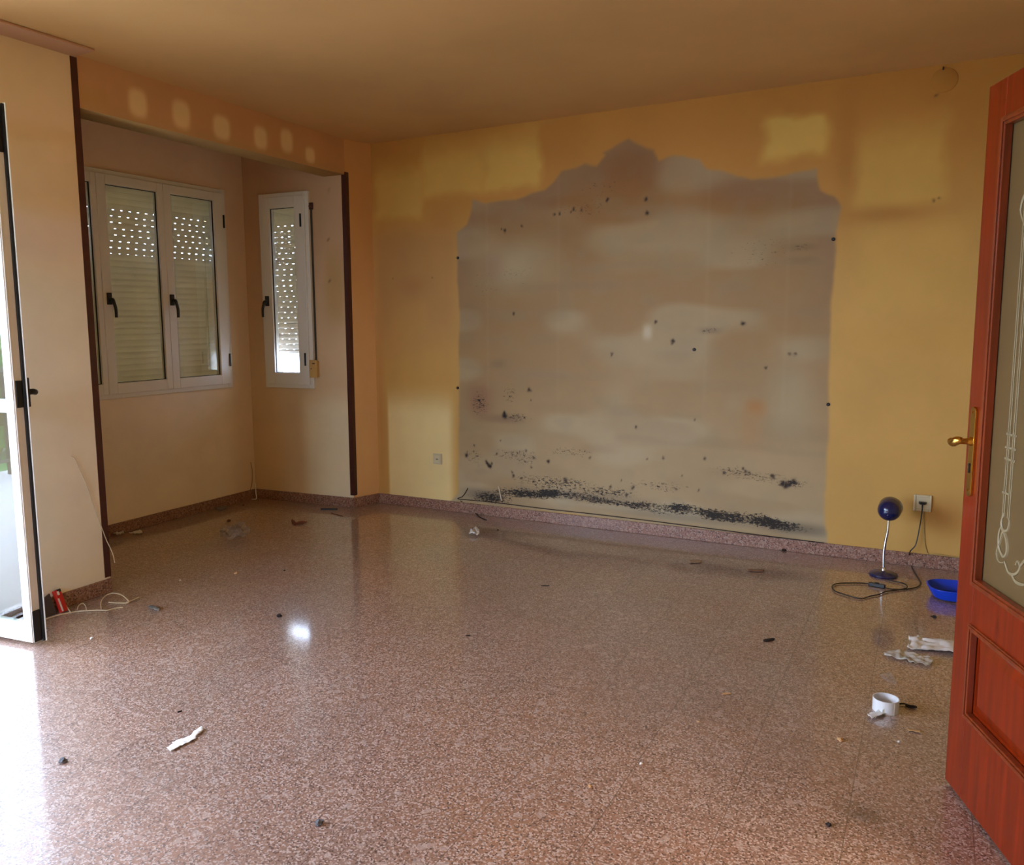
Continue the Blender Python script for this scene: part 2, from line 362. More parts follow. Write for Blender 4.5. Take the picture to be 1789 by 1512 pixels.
PATCH = [(0.721, 2.006), (0.754, 2.028), (0.810, 2.063), (0.838, 2.124), (0.858, 2.231), (0.948, 2.201), (1.068, 2.207), (1.189, 2.198), (1.292, 2.227), (1.409, 2.255), (1.474, 2.301), (1.523, 2.358), (1.682, 2.383), (1.764, 2.364), (1.825, 2.429), (1.809, 2.444), (1.915, 2.489), (1.974, 2.510), (2.034, 2.469), (2.143, 2.437), (2.173, 2.365), (2.265, 2.383), (2.336, 2.363), (2.415, 2.348), (2.465, 2.283), (2.586, 2.245), (2.732, 2.202), (2.884, 2.205), (3.022, 2.217), (3.077, 2.225), (3.091, 2.158), (3.105, 2.106), (3.173, 2.063), (3.216, 2.010), (3.201, 1.948), (3.194, 1.835), (3.189, 1.670), (3.178, 1.487), (3.184, 1.188), (3.193, 0.811), (3.197, 0.546), (3.192, 0.366), (3.199, 0.184), (3.223, 0.066), (2.394, 0.064), (1.611, 0.081), (1.176, 0.076), (0.653, 0.075), (0.713, 0.140), (0.732, 0.825), (0.740, 1.400), (0.728, 1.843)]
def paint_back(S, Z):
    A = np.broadcast_to(YEL, S.shape+(3,)).copy()
    wob = (vnoise(S, Z, 7, 3)-.5)*0.05+(vnoise(S, Z, 22, 4)-.5)*0.02
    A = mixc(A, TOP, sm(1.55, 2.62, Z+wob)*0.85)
    A = mixc(A, SMOKE, rectm(S, Z, 0.0, 0.72, 1.25, 2.05, 0.10, fb=0.30)*0.55)
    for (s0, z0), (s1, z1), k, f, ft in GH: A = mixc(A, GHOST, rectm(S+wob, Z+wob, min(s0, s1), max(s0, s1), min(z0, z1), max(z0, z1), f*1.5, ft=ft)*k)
    for (s, z), rs, rz, c, k in SM: A = mixc(A, c, gau(S, Z, s, z, rs, rz)*k)
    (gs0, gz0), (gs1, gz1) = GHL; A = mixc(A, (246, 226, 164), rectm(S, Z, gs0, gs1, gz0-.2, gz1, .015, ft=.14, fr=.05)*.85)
    # the unpainted area left behind the old wall unit
    d = polyd(S+wob*0.25, Z+wob*0.35, PATCH)
    g = sm(0.15, 1.5, Z); P = np.array((180, 156, 116.))*(1-g[..., None])+np.array((160, 128, 84.))*g[..., None]
    P = mixc(P, (146, 96, 46), sm(1.65, 2.35, Z+wob*2)*0.8)
    P = mixc(P, (150, 120, 96), (1-sm(0.02, 0.22, d))*sm(1.2, 1.9, Z)*0.55)
    P = mixc(P, (190, 178, 146), sm(0.5, 0.8, vnoise(S, Z*2.2, 2.6, 11))*0.4); P = mixc(P, (156, 128, 92), sm(0.5, 0.85, vnoise(S*.8, Z*2.6, 4.3, 17))*0.28); P = mixc(P, (150, 140, 112), sm(0.55, 0.9, vnoise(S, Z*1.4, 9.0, 18))*0.16)
    for (s, z), rs, rz, c, k in PS: P = mixc(P, c, gau(S, Z, s, z, rs, rz, 2.6)*k)
    for zz, k in ((2.02, .12), (1.73, .16), (1.44, .10), (1.02, .10), (0.62, .12)):   # brush and roller streaks
        P = mixc(P, (150, 132, 100), np.exp(-((Z-zz-0.05*(vnoise(S, Z*0, 3, 5)-.5))/0.022)**2)*sm(0.35, 0.7, vnoise(S, Z*0+zz*9, 3.4, 6))*k*1.5)
    for ss in SEAMS: P = mixc(P, (202, 190, 160), np.exp(-((S-ss)/0.012)**2)*sm(0.6, 1.0, Z)*0.06)
    A = mixc(A, (168, 122, 60), (1-sm(0.0, 0.05, -d))*sm(-0.06, -0.0, d)*0.0)
    A = A*(1-sm(-0.016, 0.012, d)[..., None])+P*sm(-0.016, 0.012, d)[..., None]
    jx = (vnoise(S, Z, 55, 31)-.5)*.014; jz = (vnoise(S, Z, 55, 32)-.5)*.014
    for (s, z, r, k) in DOTS: A = mixc(A, (34, 24, 18), gau(S+jx, Z+jz, s, z, r*0.003, r*0.0034, 2.2)*k)
    return A
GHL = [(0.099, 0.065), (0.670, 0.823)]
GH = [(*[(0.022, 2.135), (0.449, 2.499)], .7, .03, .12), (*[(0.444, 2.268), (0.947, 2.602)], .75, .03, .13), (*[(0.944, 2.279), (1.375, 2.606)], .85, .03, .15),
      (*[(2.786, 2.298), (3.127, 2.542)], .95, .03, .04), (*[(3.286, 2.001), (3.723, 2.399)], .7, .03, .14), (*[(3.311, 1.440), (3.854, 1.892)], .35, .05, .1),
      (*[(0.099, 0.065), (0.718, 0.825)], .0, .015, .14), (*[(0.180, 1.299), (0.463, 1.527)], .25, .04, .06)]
SM = [([(3.454, 1.952)][0], .22, .045, (176, 124, 58), .75), ([(3.822, 0.293)][0], .11, .10, (178, 126, 62), .85),
      ([(0.352, 1.662)][0], .12, .07, (176, 128, 76), .6), ([(0.596, 2.129)][0], .10, .10, (186, 130, 66), .7), ([(3.231, 2.352)][0], .06, .4, (172, 116, 52), .5),
      ([(3.620, 1.280)][0], .45, .10, (206, 160, 80), .5), ([(0.617, 0.568)][0], .05, .35, (206, 150, 80), .5), ([(0.035, 0.799)][0], .04, .7, (196, 138, 76), .6)]
PS = [([(2.790, 0.861)][0], .062, .05, (176, 124, 70), .9), ([(2.767, 0.745)][0], .07, .12, (178, 138, 90), .55), ([(0.897, 0.832)][0], .10, .13, (150, 112, 82), .75),
      ([(1.089, 0.709)][0], .16, .03, (132, 104, 80), .5), ([(1.183, 1.784)][0], .30, .18, (186, 172, 138), .5), ([(1.947, 2.353)][0], .25, .10, (136, 92, 52), .6),
      ([(1.006, 1.752)][0], .09, .10, (160, 128, 104), .4), ([(2.506, 1.321)][0], .07, .02, (110, 90, 70), .35), ([(1.354, 1.026)][0], .25, .03, (160, 136, 108), .5),
      ([(1.046, 1.095)][0], .06, .03, (120, 104, 84), .3), ([(3.014, 1.797)][0], .08, .02, (112, 92, 70), .35), ([(3.016, 1.719)][0], .08, .02, (118, 96, 72), .3),
      ([(2.115, 1.315)][0], .030, .048, (212, 200, 172), .6), ([(2.983, 0.910)][0], .14, .25, (188, 180, 150), .35), ([(1.643, 1.616)][0], .45, .03, (150, 122, 92), .4),
      ([(0.923, 0.148)][0], .14, .04, (120, 108, 92), .8), ([(3.059, 0.141)][0], .18, .035, (110, 98, 80), .7), ([(2.015, 0.155)][0], .6, .02, (186, 172, 138), .6),
      ([(2.392, 0.138)][0], .5, .03, (120, 110, 92), .4), ([(1.610, 0.213)][0], .5, .03, (120, 110, 92), .4)]
SEAMS = [s for s, z in [(0.966, 1.238), (1.502, 1.241), (2.482, 1.591), (2.944, 1.578)]]
DOTS = [(1.169, 1.443, 3.000, 0.900), (1.106, 2.006, 3.000, 0.900), (1.079, 2.019, 2.000, 0.800), (1.232, 2.029, 2.500, 0.900), (1.839, 2.155, 3.000, 0.900), (2.094, 2.138, 3.000, 0.900), (2.099, 2.054, 3.000, 0.900), (1.608, 2.115, 3.000, 0.900), (1.664, 2.103, 3.000, 0.900), (1.512, 2.092, 2.500, 0.800), (1.471, 2.084, 2.500, 0.800), (1.592, 2.097, 2.000, 0.800), (2.166, 1.380, 2.500, 0.800), (2.278, 1.254, 3.500, 0.900), (2.701, 1.361, 3.500, 0.900), (1.881, 1.168, 3.000, 0.600), (2.838, 1.103, 2.500, 0.900), (2.049, 0.700, 3.000, 0.800), (1.098, 0.730, 5.000, 1.000), (1.094, 0.746, 3.500, 1.000), (1.289, 0.918, 3.500, 0.900), (1.302, 0.847, 2.000, 0.800), (0.953, 0.385, 3.500, 1.000), (0.976, 0.361, 4.000, 1.000), (0.963, 0.373, 3.500, 1.000), (0.990, 0.383, 2.500, 0.900), (0.784, 0.427, 4.000, 0.900), (0.789, 0.452, 2.000, 0.800), (0.852, 0.507, 2.000, 0.700), (0.842, 0.456, 2.000, 0.700), (3.023, 0.426, 4.500, 1.000), (2.979, 0.398, 4.500, 1.000), (2.956, 0.410, 3.500, 0.900), (2.998, 0.406, 3.500, 0.900), (2.902, 0.447, 3.000, 0.800), (2.731, 0.479, 2.200, 0.900), (2.745, 0.466, 2.200, 0.900), (2.762, 0.457, 2.200, 0.800), (1.159, 0.306, 3.000, 0.900), (1.432, 0.432, 3.000, 0.900), (1.301, 0.378, 2.500, 0.800), (1.258, 0.492, 2.500, 0.700), (1.319, 0.448, 2.500, 0.700), (1.032, 0.452, 2.500, 0.800), (1.065, 0.553, 2.000, 0.700), (0.171, 1.714, 2.000, 0.500), (0.516, 1.710, 2.000, 0.500), (-0.426, 2.026, 2.000, 0.500), (3.664, 2.009, 2.000, 0.400), (1.564, 0.308, 4.000, 0.800), (1.736, 0.474, 2.500, 0.600), (1.226, 0.299, 2.000, 0.800), (1.154, 0.334, 2.000, 0.700), (2.498, 0.529, 2.500, 0.700), (2.615, 0.448, 3.000, 0.800), (2.233, 0.514, 2.200, 0.600), (2.432, 0.771, 2.000, 0.500), (2.125, 0.495, 2.000, 0.500), (2.036, 0.302, 3.000, 0.700), (1.990, 0.245, 3.000, 0.800), (1.883, 0.296, 2.500, 0.700), (1.957, 0.341, 2.000, 0.600), (2.315, 0.313, 2.400, 0.700), (2.463, 0.323, 2.000, 0.600), (2.357, 0.405, 2.000, 0.600), (3.691, 2.016, 2.000, 0.500), (2.999, 1.183, 2.500, 0.700), (2.973, 1.183, 3.000, 0.500), (3.683, 2.655, 3.000, 0.500), (3.668, 2.594, 3.000, 0.400), (3.652, 2.547, 3.000, 0.400)]
BAND = [(0.766, 0.145), (0.923, 0.143), (1.049, 0.172), (1.199, 0.178), (1.362, 0.197), (1.526, 0.209), (1.656, 0.209), (1.795, 0.203), (1.939, 0.190), (2.084, 0.185), (2.217, 0.183), (2.413, 0.177), (2.602, 0.172), (2.744, 0.165), (2.872, 0.162), (2.977, 0.159), (3.058, 0.158), (3.138, 0.146)]
BWID = [.03, .045, .055, .05, .055, .05, .05, .045, .03, .04, .052, .05, .052, .055, .062, .05, .04, .025]
BDEN = [.45, .62, .85, .95, .95, .95, .92, .85, .8, .9, .92, .95, .98, .95, .99, .9, .86, .5]
MB_ = [(*q, a, b, k) for q, a, b, k in zip([(0.897, 0.811), (2.769, 0.447), (3.001, 0.414), (1.504, 0.283), (1.177, 0.458), (1.266, 0.424), (2.667, 0.456), (1.680, 2.109), (1.183, 1.707), (1.609, 0.508), (1.354, 0.290), (2.869, 0.437), (1.201, 0.723), (2.203, 0.325), (0.993, 0.133), (2.506, 1.321), (3.014, 1.797), (1.855, 0.255), (1.135, 0.881), (0.960, 1.636), (0.855, 0.415), (2.793, 1.782), (1.796, 2.226)],
    (.10,.22,.12,.42,.25,.14,.20,.30,.26,.28,.28,.2,.13,.3,.2,.08,.07,.3,.1,.18,.1,.3,.3), (.13,.05,.04,.07,.06,.05,.05,.10,.10,.05,.08,.05,.05,.05,.06,.03,.03,.05,.10,.2,.10,.2,.08),
    (.62,.58,.72,.66,.57,.57,.58,.47,.44,.54,.58,.57,.62,.56,.84,.55,.54,.68,.54,.42,.54,.42,.44))]
def mould_back(S, Z):
    bs = np.array([p[0] for p in BAND]); bz = np.array([p[1] for p in BAND])
    c = np.interp(S, bs, bz); wd = np.interp(S, bs, BWID); dn = np.interp(S, bs, BDEN)*((S > bs[0]-.02) & (S < bs[-1]+.02))
    D = dn*np.exp(-(np.abs(Z-c+(vnoise(S, Z*0, 5, 41)-.5)*.03)/wd)**2.4)*(.70+.42*vnoise(S, Z*2, 9, 42))
    for s, z, rs, rz, k in MB_: D = np.maximum(D, k*gau(S, Z, s, z, rs, rz, 2.5))
    return D*sm(-0.01, 0.02, polyd(S, Z, PATCH))
def paint_stub(S, Z):
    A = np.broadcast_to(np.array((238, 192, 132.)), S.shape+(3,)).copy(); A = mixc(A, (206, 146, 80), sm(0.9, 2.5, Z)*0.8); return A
def paint_a1(S, Z):
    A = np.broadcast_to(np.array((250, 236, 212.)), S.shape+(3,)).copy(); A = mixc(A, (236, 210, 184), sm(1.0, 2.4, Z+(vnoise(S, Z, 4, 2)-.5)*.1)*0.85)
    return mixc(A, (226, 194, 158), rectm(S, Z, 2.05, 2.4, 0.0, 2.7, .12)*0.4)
def paint_a2(S, Z):
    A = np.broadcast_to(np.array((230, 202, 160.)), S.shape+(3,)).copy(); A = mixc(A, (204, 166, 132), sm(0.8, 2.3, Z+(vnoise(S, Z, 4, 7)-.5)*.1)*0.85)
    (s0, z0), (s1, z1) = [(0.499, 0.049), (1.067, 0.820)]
    A = mixc(A, PALE_LIT, rectm(S, Z, s0, s1, z0-.2, z1, .05, ft=.12, fl=.07)*0.85)  # window light on the low right part, painted in as paler colour
    (s, z) = [(0.820, 1.662)][0]
    A = mixc(A, (196, 158, 98), gau(S, Z, s, z, .09, .28, 3)*.7)
    for (s, z) in [(0.772, 1.996), (0.791, 2.351), (0.776, 1.705)]: A = mixc(A, (60, 40, 26), gau(S, Z, s, z, .008, .008)*.6)
    return A
def paint_left(S, Z):
    A = np.broadcast_to(np.array((248, 238, 216.)), S.shape+(3,)).copy(); A = mixc(A, (236, 204, 156), sm(1.5, 2.0, Z)*.8)
    (s, z0) = [(4.039, 1.705)][0]; z1 = [(4.056, 1.921)][0][1]
    A = mixc(A, (242, 222, 204), rectm(S, Z, -2, 9, z0, z1, .06)*.75)
    return A
def paint_beam(S, Z):
    A = np.broadcast_to(np.array((212, 162, 112.)), S.shape+(3,)).copy()
    A = mixc(A, (204, 162, 110), 1-sm(2.45, 2.54, Z))
    for (s, z), rs, rz in zip(BG, (.07, .075, .08, .07, .07, .06), (.085, .09, .08, .08, .085, .06)): A = mixc(A, (244, 218, 160), sm(.25, .85, gau(S, Z, s, z, rs, rz, 3))*.85)
    A = mixc(A, (206, 160, 100), rectm(S, Z, -1, .17, 2.47, 2.56, .03, ft=.05)*.8)
    return A
BG = [(s-4.242, z) for s, z in [(4.603, 2.551), (4.900, 2.554), (5.208, 2.545), (5.543, 2.547), (5.793, 2.575), (6.031, 2.523)]]
plain = lambda c: (lambda S, Z: np.broadcast_to(np.array(c, float), S.shape+(3,)).copy())
def structure(o, label, cat='wall'): return tag(o, label, cat, kind='structure')

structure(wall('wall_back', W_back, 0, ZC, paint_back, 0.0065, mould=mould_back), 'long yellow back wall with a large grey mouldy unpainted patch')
H2 = (0.165, 0.615, 0.905, 2.36); H1 = (0.30, 2.03, 0.915, 2.378)
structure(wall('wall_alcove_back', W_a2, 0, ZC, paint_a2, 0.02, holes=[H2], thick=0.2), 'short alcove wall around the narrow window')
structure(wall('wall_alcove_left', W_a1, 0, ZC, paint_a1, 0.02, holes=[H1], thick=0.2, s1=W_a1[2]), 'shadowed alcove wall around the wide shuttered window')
structure(wall('wall_stub', W_stub, 0, ZC, paint_stub, 0.03, thick=0.12), 'narrow return wall between alcove and back corner')
# balcony opening: y -0.42..2.03
HB = (0.33, 3.53, 0.0, 2.30)
structure(wall('wall_left', W_left, 0, ZC, paint_left, 0.03, holes=[HB], thick=0.24), 'yellow left wall beside the open balcony door')
structure(wall('wall_beam', W_beam, 2.452, ZC, paint_beam, 0.012, thick=0.18), 'dropped beam with round pale marks above the alcove', 'beam')
# pillar side towards the alcove, closing the alcove on the camera side
mb = MB().box(-4.96, XL-0.24, 2.62, 2.742, 0, ZC); structure(mb.build('wall_alcove_front', M_plain), 'hidden alcove side wall behind the brown edged pillar')
structure(wall('wall_right', wframe(Vector((0.46, 5.15)), Vector((0.46, -1.5))), 0, ZC, plain((204, 166, 104)), 0.1, holes=[(3.10, 3.86, 0.0, 2.04)]), 'yellow right wall behind the open wooden door')
structure(wall('wall_front', wframe(Vector((0.46, -1.5)), Vector((XL, -1.5))), 0, ZC, plain((210, 172, 110)), 0.1, holes=[(2.56, 3.76, .9, 2.3)]), 'yellow wall behind the viewer')
# hallway beyond the door opening
mb = MB(); mb.box(1.7, 1.8, 0.9, 2.5, 0, ZC); mb.box(0.68, 1.8, 0.8, 0.9, 0, ZC); mb.box(0.68, 1.8, 2.4, 2.5, 0, ZC); mb.box(0.68, 1.8, 0.8, 2.5, ZC, ZC+.1); mb.box(0.46, 1.8, 0.8, 2.5, -0.1, -0.001)
structure(mb.build('wall_hallway', M_plain), 'dim hallway walls beyond the wooden door')

t = thing('fill_lamp', 'unseen round hallway lamp added to warm the floor by the wooden door', 'lamp', (1.15, 1.62, ZC))  # unseen lamp, added as warm fill from the hallway
MB().lathe([(.26, 0), (.26, -.05), (.24, -.06), (.001, -.06)], n=32, cap=False).build('fill_lamp_body', M_plain, t)
ld = bpy.data.lights.new('fill_lamp_light', 'AREA'); ld.shape = 'DISK'; ld.size = 0.5; ld.energy = 46; ld.color = (1.0, 0.78, 0.54)
lo = bpy.data.objects.new('fill_lamp_light', ld); COL.objects.link(lo); lo.location = (0, 0, -0.09); lo.parent = t

# floor with a few stains
gx = np.arange(-4.95, 0.58, 0.03); gy = np.arange(-1.5, 5.27, 0.03)
X, Y = np.meshgrid(gx, gy, indexing='ij'); nx, ny = X.shape
i, j = np.meshgrid(np.arange(nx-1), np.arange(ny-1), indexing='ij')
fme = bpy.data.meshes.new('floor'); q = np.stack([i*ny+j, (i+1)*ny+j, (i+1)*ny+j+1, i*ny+j+1], -1).reshape(-1, 4)
out = (X < XL-0.0) & (Y < 2.62); q = q[~(out.ravel()[q].all(1))]
fme.from_pydata(np.stack([X, Y, 0*X], -1).reshape(-1, 3).tolist(), [], q.tolist()); fme.update()
st = np.zeros(X.shape)
for (x, y), rx, ry, k in zip([(-0.107, 2.429), (-0.157, 2.443), (-0.181, 2.338), (-0.570, 3.491), (-0.136, 3.494), (-0.068, 3.303), (-4.536, 3.390), (0.009, 3.214), (-3.751, 2.334)], (.05,.03,.02,.2,.15,.12,.2,.1,.3), (.04,.02,.012,.15,.1,.05,.2,.05,.12), (.75,.7,.6,.12,.12,.2,.12,.25,.2)):
    st = np.maximum(st, k*gau(X, Y, x, y, rx, ry))
dust = sm(0.45, 0.8, vnoise(X+9, Y+9, 1.3, 21))*0.05; st = np.maximum(st, dust*sm(2.6, 4.2, Y))
a_ = fme.attributes.new('stain', 'FLOAT', 'POINT'); a_.data.foreach_set('value', st.ravel().astype(np.float32))
fme.materials.append(M_floor); fo = bpy.data.objects.new('floor', fme); COL.objects.link(fo)
structure(fo, 'dusty pink terrazzo tile floor', 'floor')
structure(MB().box(-5.0, 0.7, -1.75, 5.4, ZC, ZC+0.15).build('ceiling', M_ceil), 'plain tan plaster ceiling', 'ceiling')
# shallow plaster strip on the ceiling where the curtain pelmet was
structure(MB().box(XL, -3.565, -1.4, 2.735, ZC-0.014, ZC).build('trim_1', mat('mauve_plaster', (196, 150, 116), .8), bevel=.004), 'shallow plaster strip on the ceiling above the balcony door', 'trim')

# skirting
BBH = 0.076
def skirt(name, a, b, label, e0=0.0, e1=0.0):
    a, ang, ln = wframe(a, b); mb = MB().box(-e0, ln+e1, -0.012, 0.0, 0, BBH); o = mb.build(name, M_bb, bevel=.003)
    o.location = (a.x, a.y, 0); o.rotation_euler = (0, 0, ang); return structure(o, label, 'baseboard')
skirt('baseboard_back', P3, Vector((0.46, 5.15)), 'pink terrazzo skirting under the mouldy wall')
skirt('baseboard_stub', P2, P3, 'short terrazzo skirting on the narrow return wall', e0=.012)
skirt('baseboard_alcove_back', PA, P2, 'terrazzo skirting below the narrow window', e1=.010)
skirt('baseboard_alcove_left', P4, PA, 'shadowed terrazzo skirting below the wide window')
skirt('baseboard_left', Vector((XL, 2.04)), Vector((XL, 2.742)), 'terrazzo skirting beside the balcony door')
t = thing('fill_window', 'unseen white framed window added behind the viewer to brighten the room', 'window', (0.46, -1.5, 0), math.pi, kind='structure')  # unseen window, added to lift the light in the room
MB().frame(2.56, 3.76, .9, 2.3, .05, .02, .08).build('window_frame', M_white, t)
skirt('baseboard_right', Vector((0.46, 5.15)), Vector((0.46, 2.06)), 'terrazzo skirting on the right wall')

# dark corner strips
def edge_strip(name, x, y, ang, z0, z1, label, w=0.034):
    mb = MB().prism([(0, 0), (w, 0), (w, 0.004), (0.004, 0.004), (0.004, w), (0, w)], z0, z1)
    o = mb.build(name, M_brown); o.location = (x, y, 0); o.rotation_euler = (0, 0, ang); return structure(o, label, 'trim')
# pillar corner: legs on the room face (towards -y) and on the alcove face (towards -x)
edge_strip('trim_2', XL+0.004, 2.746, math.pi, 0.085, ZC-0.014, 'tall dark brown strip on the left pillar edge', .036)
edge_strip('trim_3', P2.x+0.012, P2.y-0.006, math.radians(94), 0.095, 2.47, 'dark brown strip on the edge between alcove and back corner', .038)

# ------------------------------------------------------------------ windows
def handle(parent, x, y, z, flip=1):
    t = MB().box(x-.016, x+.016, y-.014, y, z-.032, z+.045).build('handle', M_black, parent, bevel=.003)
    k = MB().tube([(x, y-.01, z), (x, y-.038, z), (x+.003*flip, y-.045, z-.02), (x+.014*flip, y-.045, z-.06), (x+.016*flip, y-.043, z-.115)], lambda q: .0125-.003*q, 10)
    k.build('lever', M_black, t, smooth=True)
def hinge(parent, x, y, z): MB().box(x-.006, x+.006, y-.010, y, z-.048, z+.048).build('hinge', M_black, parent, bevel=.002)
def shutter(parent, x0, x1, z0, z1, y, openrows, pitch=.0412, colp=.066, seed=1):
    rnd = random.Random(seed); mb = MB(); z = z1; r = 0
    while z > z0+0.01:
        zb = max(z-pitch, z0); g = .0055
        # curved face of one slat
        prev = None; N = 5; h = (z-g)-zb
        pts = []
        for k in range(N+1):
            t = k/N; pts.append((y-.0030*math.sin(math.pi*t), z-g-h*t))
        for (ya, za), (yb, zb2) in zip(pts[:-1], pts[1:]):
            mb.add([(x0, ya, za), (x1, ya, za), (x1, yb, zb2), (x0, yb, zb2)], [(0, 1, 2, 3)])
        mb.add([(x0, y, z-g), (x1, y, z-g), (x1, y+.006, z-g), (x0, y+.006, z-g)], [(0, 1, 2, 3)])
        # hinge strip above it, with little light slits
        k = openrows(r)
        if k > 0:
            off = rnd.choice([0, .5, .25, .12, .62])*colp; x = x0+off; last = x0
            wd = .017*min(1, k+.3); hh = g*min(1, k)
            while x+wd < x1:
                if rnd.random() < .98:
                    mb.add([(last, y, z-g), (x, y, z-g), (x, y, z), (last, y, z)], [(0, 1, 2, 3)])
                    if hh < g-1e-5: mb.add([(x, y, z-g), (x+wd, y, z-g), (x+wd, y, z-hh), (x, y, z-hh)], [(0, 1, 2, 3)])
                    last = x+wd
                x += colp
            mb.add([(last, y, z-g), (x1, y, z-g), (x1, y, z), (last, y, z)], [(0, 1, 2, 3)])
        else: mb.add([(x0, y, z-g), (x1, y, z-g), (x1, y, z), (x0, y, z)], [(0, 1, 2, 3)])
        z = zb; r += 1
    o = mb.build('roller_shutter', M_slat, parent); sd = o.modifiers.new('thickness', 'SOLIDIFY'); sd.thickness = .002; sd.offset = 1
    return o
def window(name, W, label, x0, x1, z0, z1, sashes, rows, gap, seed):
    a, ang, ln = W; t = thing(name, label, 'window', (a.x, a.y, 0), ang, kind='structure')
    MB().frame(x0, x1, z0, z1, .045, -.022, .05).build('window_frame', M_white, t, bevel=.003)
    for (g0, g1, b0, b1, hx, hg, fl) in sashes:      # glass edges and sash edges
        sz0, sz1 = z0+.03, z1-.03
        s = MB(); s.box(b0, g0, -.036, .012, sz0, sz1); s.box(g1, b1, -.036, .012, sz0, sz1)
        s.box(g0, g1, -.036, .012, sz0, GZ0); s.box(g0, g1, -.036, .012, GZ1, sz1)
        so = s.build('sash', M_white, t, bevel=.003)
        MB().frame(g0, g1, GZ0, GZ1, .004, -.020, -.0121).build('rubber_seal', M_rubber, so)
        MB().box(g0-.004, g1+.004, -.012, .002, GZ0-.004, GZ1+.004).build('pane', M_glass, so)
        if hx: handle(so, hx, -.036, 1.556, fl)
        if hg:
            for zz in (2.15, 1.12): hinge(so, hg, -.036, zz)
    sh = shutter(t, x0+.03, x1-.03, z0+.03+gap, z1-.02, .105, rows, seed=seed)
    if gap: MB().box(x0+.03, x1-.03, .096, .112, z0+.018+gap, z0+.036+gap).build('bottom_bar', M_slat, sh)
    mb = MB(); mb.box(x0, x0+.045, .05, .13, z0, z1); mb.box(x1-.045, x1, .05, .13, z0, z1); mb.box(x0, x1, .05, .2, z1-.03, z1)
    mb.build('shutter_guide', M_white, t)
    MB().box(x0, x1, .05, .24, z0-.02, z0+.028).build('sill', M_plain, t)
    return t
GZ0, GZ1 = 1.016, 2.25
w2 = window('window_2', W_a2, 'narrow window with shutter raised slightly beside the brown strip', .165, .620, .898, 2.362, [(.270, .500, .200, .590, .226, .560, -1)],
    lambda r: 1.0 if 5 <= r <= 16 else (.5 if r > 16 else 0), .242, 5)
GZ0, GZ1 = 1.012, 2.292
wd = window('window_1', W_a1, 'wide three part window with closed roller shutter in the alcove', .30, 2.040, .91, 2.384, [(1.012, 1.414, .945, 1.462, .985, None, 1), (1.526, 1.918, 1.464, 2.010, 1.487, 2.004, 1), (.40, .905, .335, .943, None, None, 1)],
    lambda r: 1.0 if 5 <= r <= 11 else (.4 if r == 12 else 0), 0, 3)

# shutter strap and its winder box beside the narrow window
a, ang, ln = W_a2
t = thing('shutter_strap', 'grey shutter strap hanging down the right side of the narrow window', 'strap', (a.x, a.y, 0), ang)
MB().box(.626, .642, -.006, -.003, 1.06, 2.25).build('webbing', M_brownstrap, t)
gd = MB().box(.620, .652, -.012, 0, 2.225, 2.275).build('guide', M_brown, t, bevel=.003)
MB().lathe([(.006, 0), (.006, .03)], (.622, -.014, 2.25), (1, 0, 0), 12).build('roller', M_brown, gd)
t = thing('strap_winder', 'yellowed plastic strap winder box on the wall by the narrow window', 'winder', (a.x, a.y, 0), ang)
MB().box(.594, .664, -.040, -.0365, .982, 1.115).add([], []).build('cover_plate', M_cream, t, bevel=.006)
MB().box(.600, .658, -.0365, 0, .990, 1.107).build('box', M_cream, t, bevel=.004)
MB().lathe([(.004, 0), (.004, .002)], (.612, -.040, 1.05), (0, -1, 0), 12).build('screw', M_brown, t)
MB().box(.622, .646, -.041, -.0395, 1.085, 1.093).build('slot', M_black, t)

# ------------------------------------------------------------------ balcony door
t = thing('door_1', 'white aluminium balcony door standing open at the left edge', 'door', (XL, 2.03, 0), 0, kind='structure')
mb = MB(); mb.box(-.13, -.07, -.04, 0, 0, 2.30); mb.box(-.13, -.07, -3.20, -3.16, 0, 2.30); mb.box(-.13, -.07, -3.20, 0, 2.26, 2.30); mb.box(-.13, -.07, -3.20, 0, 0, .02)
mb.build('door_frame', M_white, t, bevel=.003)
# leaf: x along the leaf towards its free edge
LW_ = 0.415; tip = Vector((-3.371, 2.080)); ld_ = Vector((.9934, .115)); hp = tip-ld_*LW_
lf = bpy.data.objects.new('leaf', None); COL.objects.link(lf); lf.parent = t
lf.location = (hp.x-XL, hp.y-2.03, 0); lf.rotation_euler = (0, .0, math.atan2(ld_.y, ld_.x))
lf.name = 'leaf_axis'
def leaf_part(mb, name, M, parent=None, bevel=.003, smooth=False):
    o = mb.build(name, M, parent or t, bevel=bevel, smooth=smooth)
    if not parent:
        o.location = lf.location; o.rotation_euler = lf.rotation_euler
    return o
mb = MB(); mb.box(LW_-.045, LW_, 0, .05, .02, 2.29); mb.box(0, .045, 0, .05, .02, 2.29)
for z0, z1 in ((.02, .095), (1.03, 1.085), (2.225, 2.29)): mb.box(.045, LW_-.045, 0, .05, z0, z1)
mb.box(LW_, LW_+.0035, .005, .012, .02, 2.29); mb.box(LW_-.0, LW_+.018, .056, .060, .012, 2.30)
stile = leaf_part(mb, 'leaf_frame', M_white)
leaf_part(MB().box(.045, LW_-.045, .018, .024, .095, 1.03), 'pane', M_dglass, bevel=0)
leaf_part(MB().box(.045, LW_-.045, .018, .024, 1.085, 2.225), 'pane', M_dglass, bevel=0)
leaf_part(MB().box(LW_-.001, LW_+.012, .046, .0565, .015, 2.295), 'rubber_seal', M_rubber, bevel=0)
leaf_part(MB().box(LW_, LW_+.006, .014, .042, 1.05, 1.165), 'lock_plate', M_black, bevel=.001)
leaf_part(MB().box(LW_, LW_+.006, .006, .042, .02, .16), 'corner_guide', M_black, bevel=.001)
leaf_part(MB().box(LW_, LW_+.006, .006, .042, 2.10, 2.28), 'corner_guide', M_black, bevel=.001)
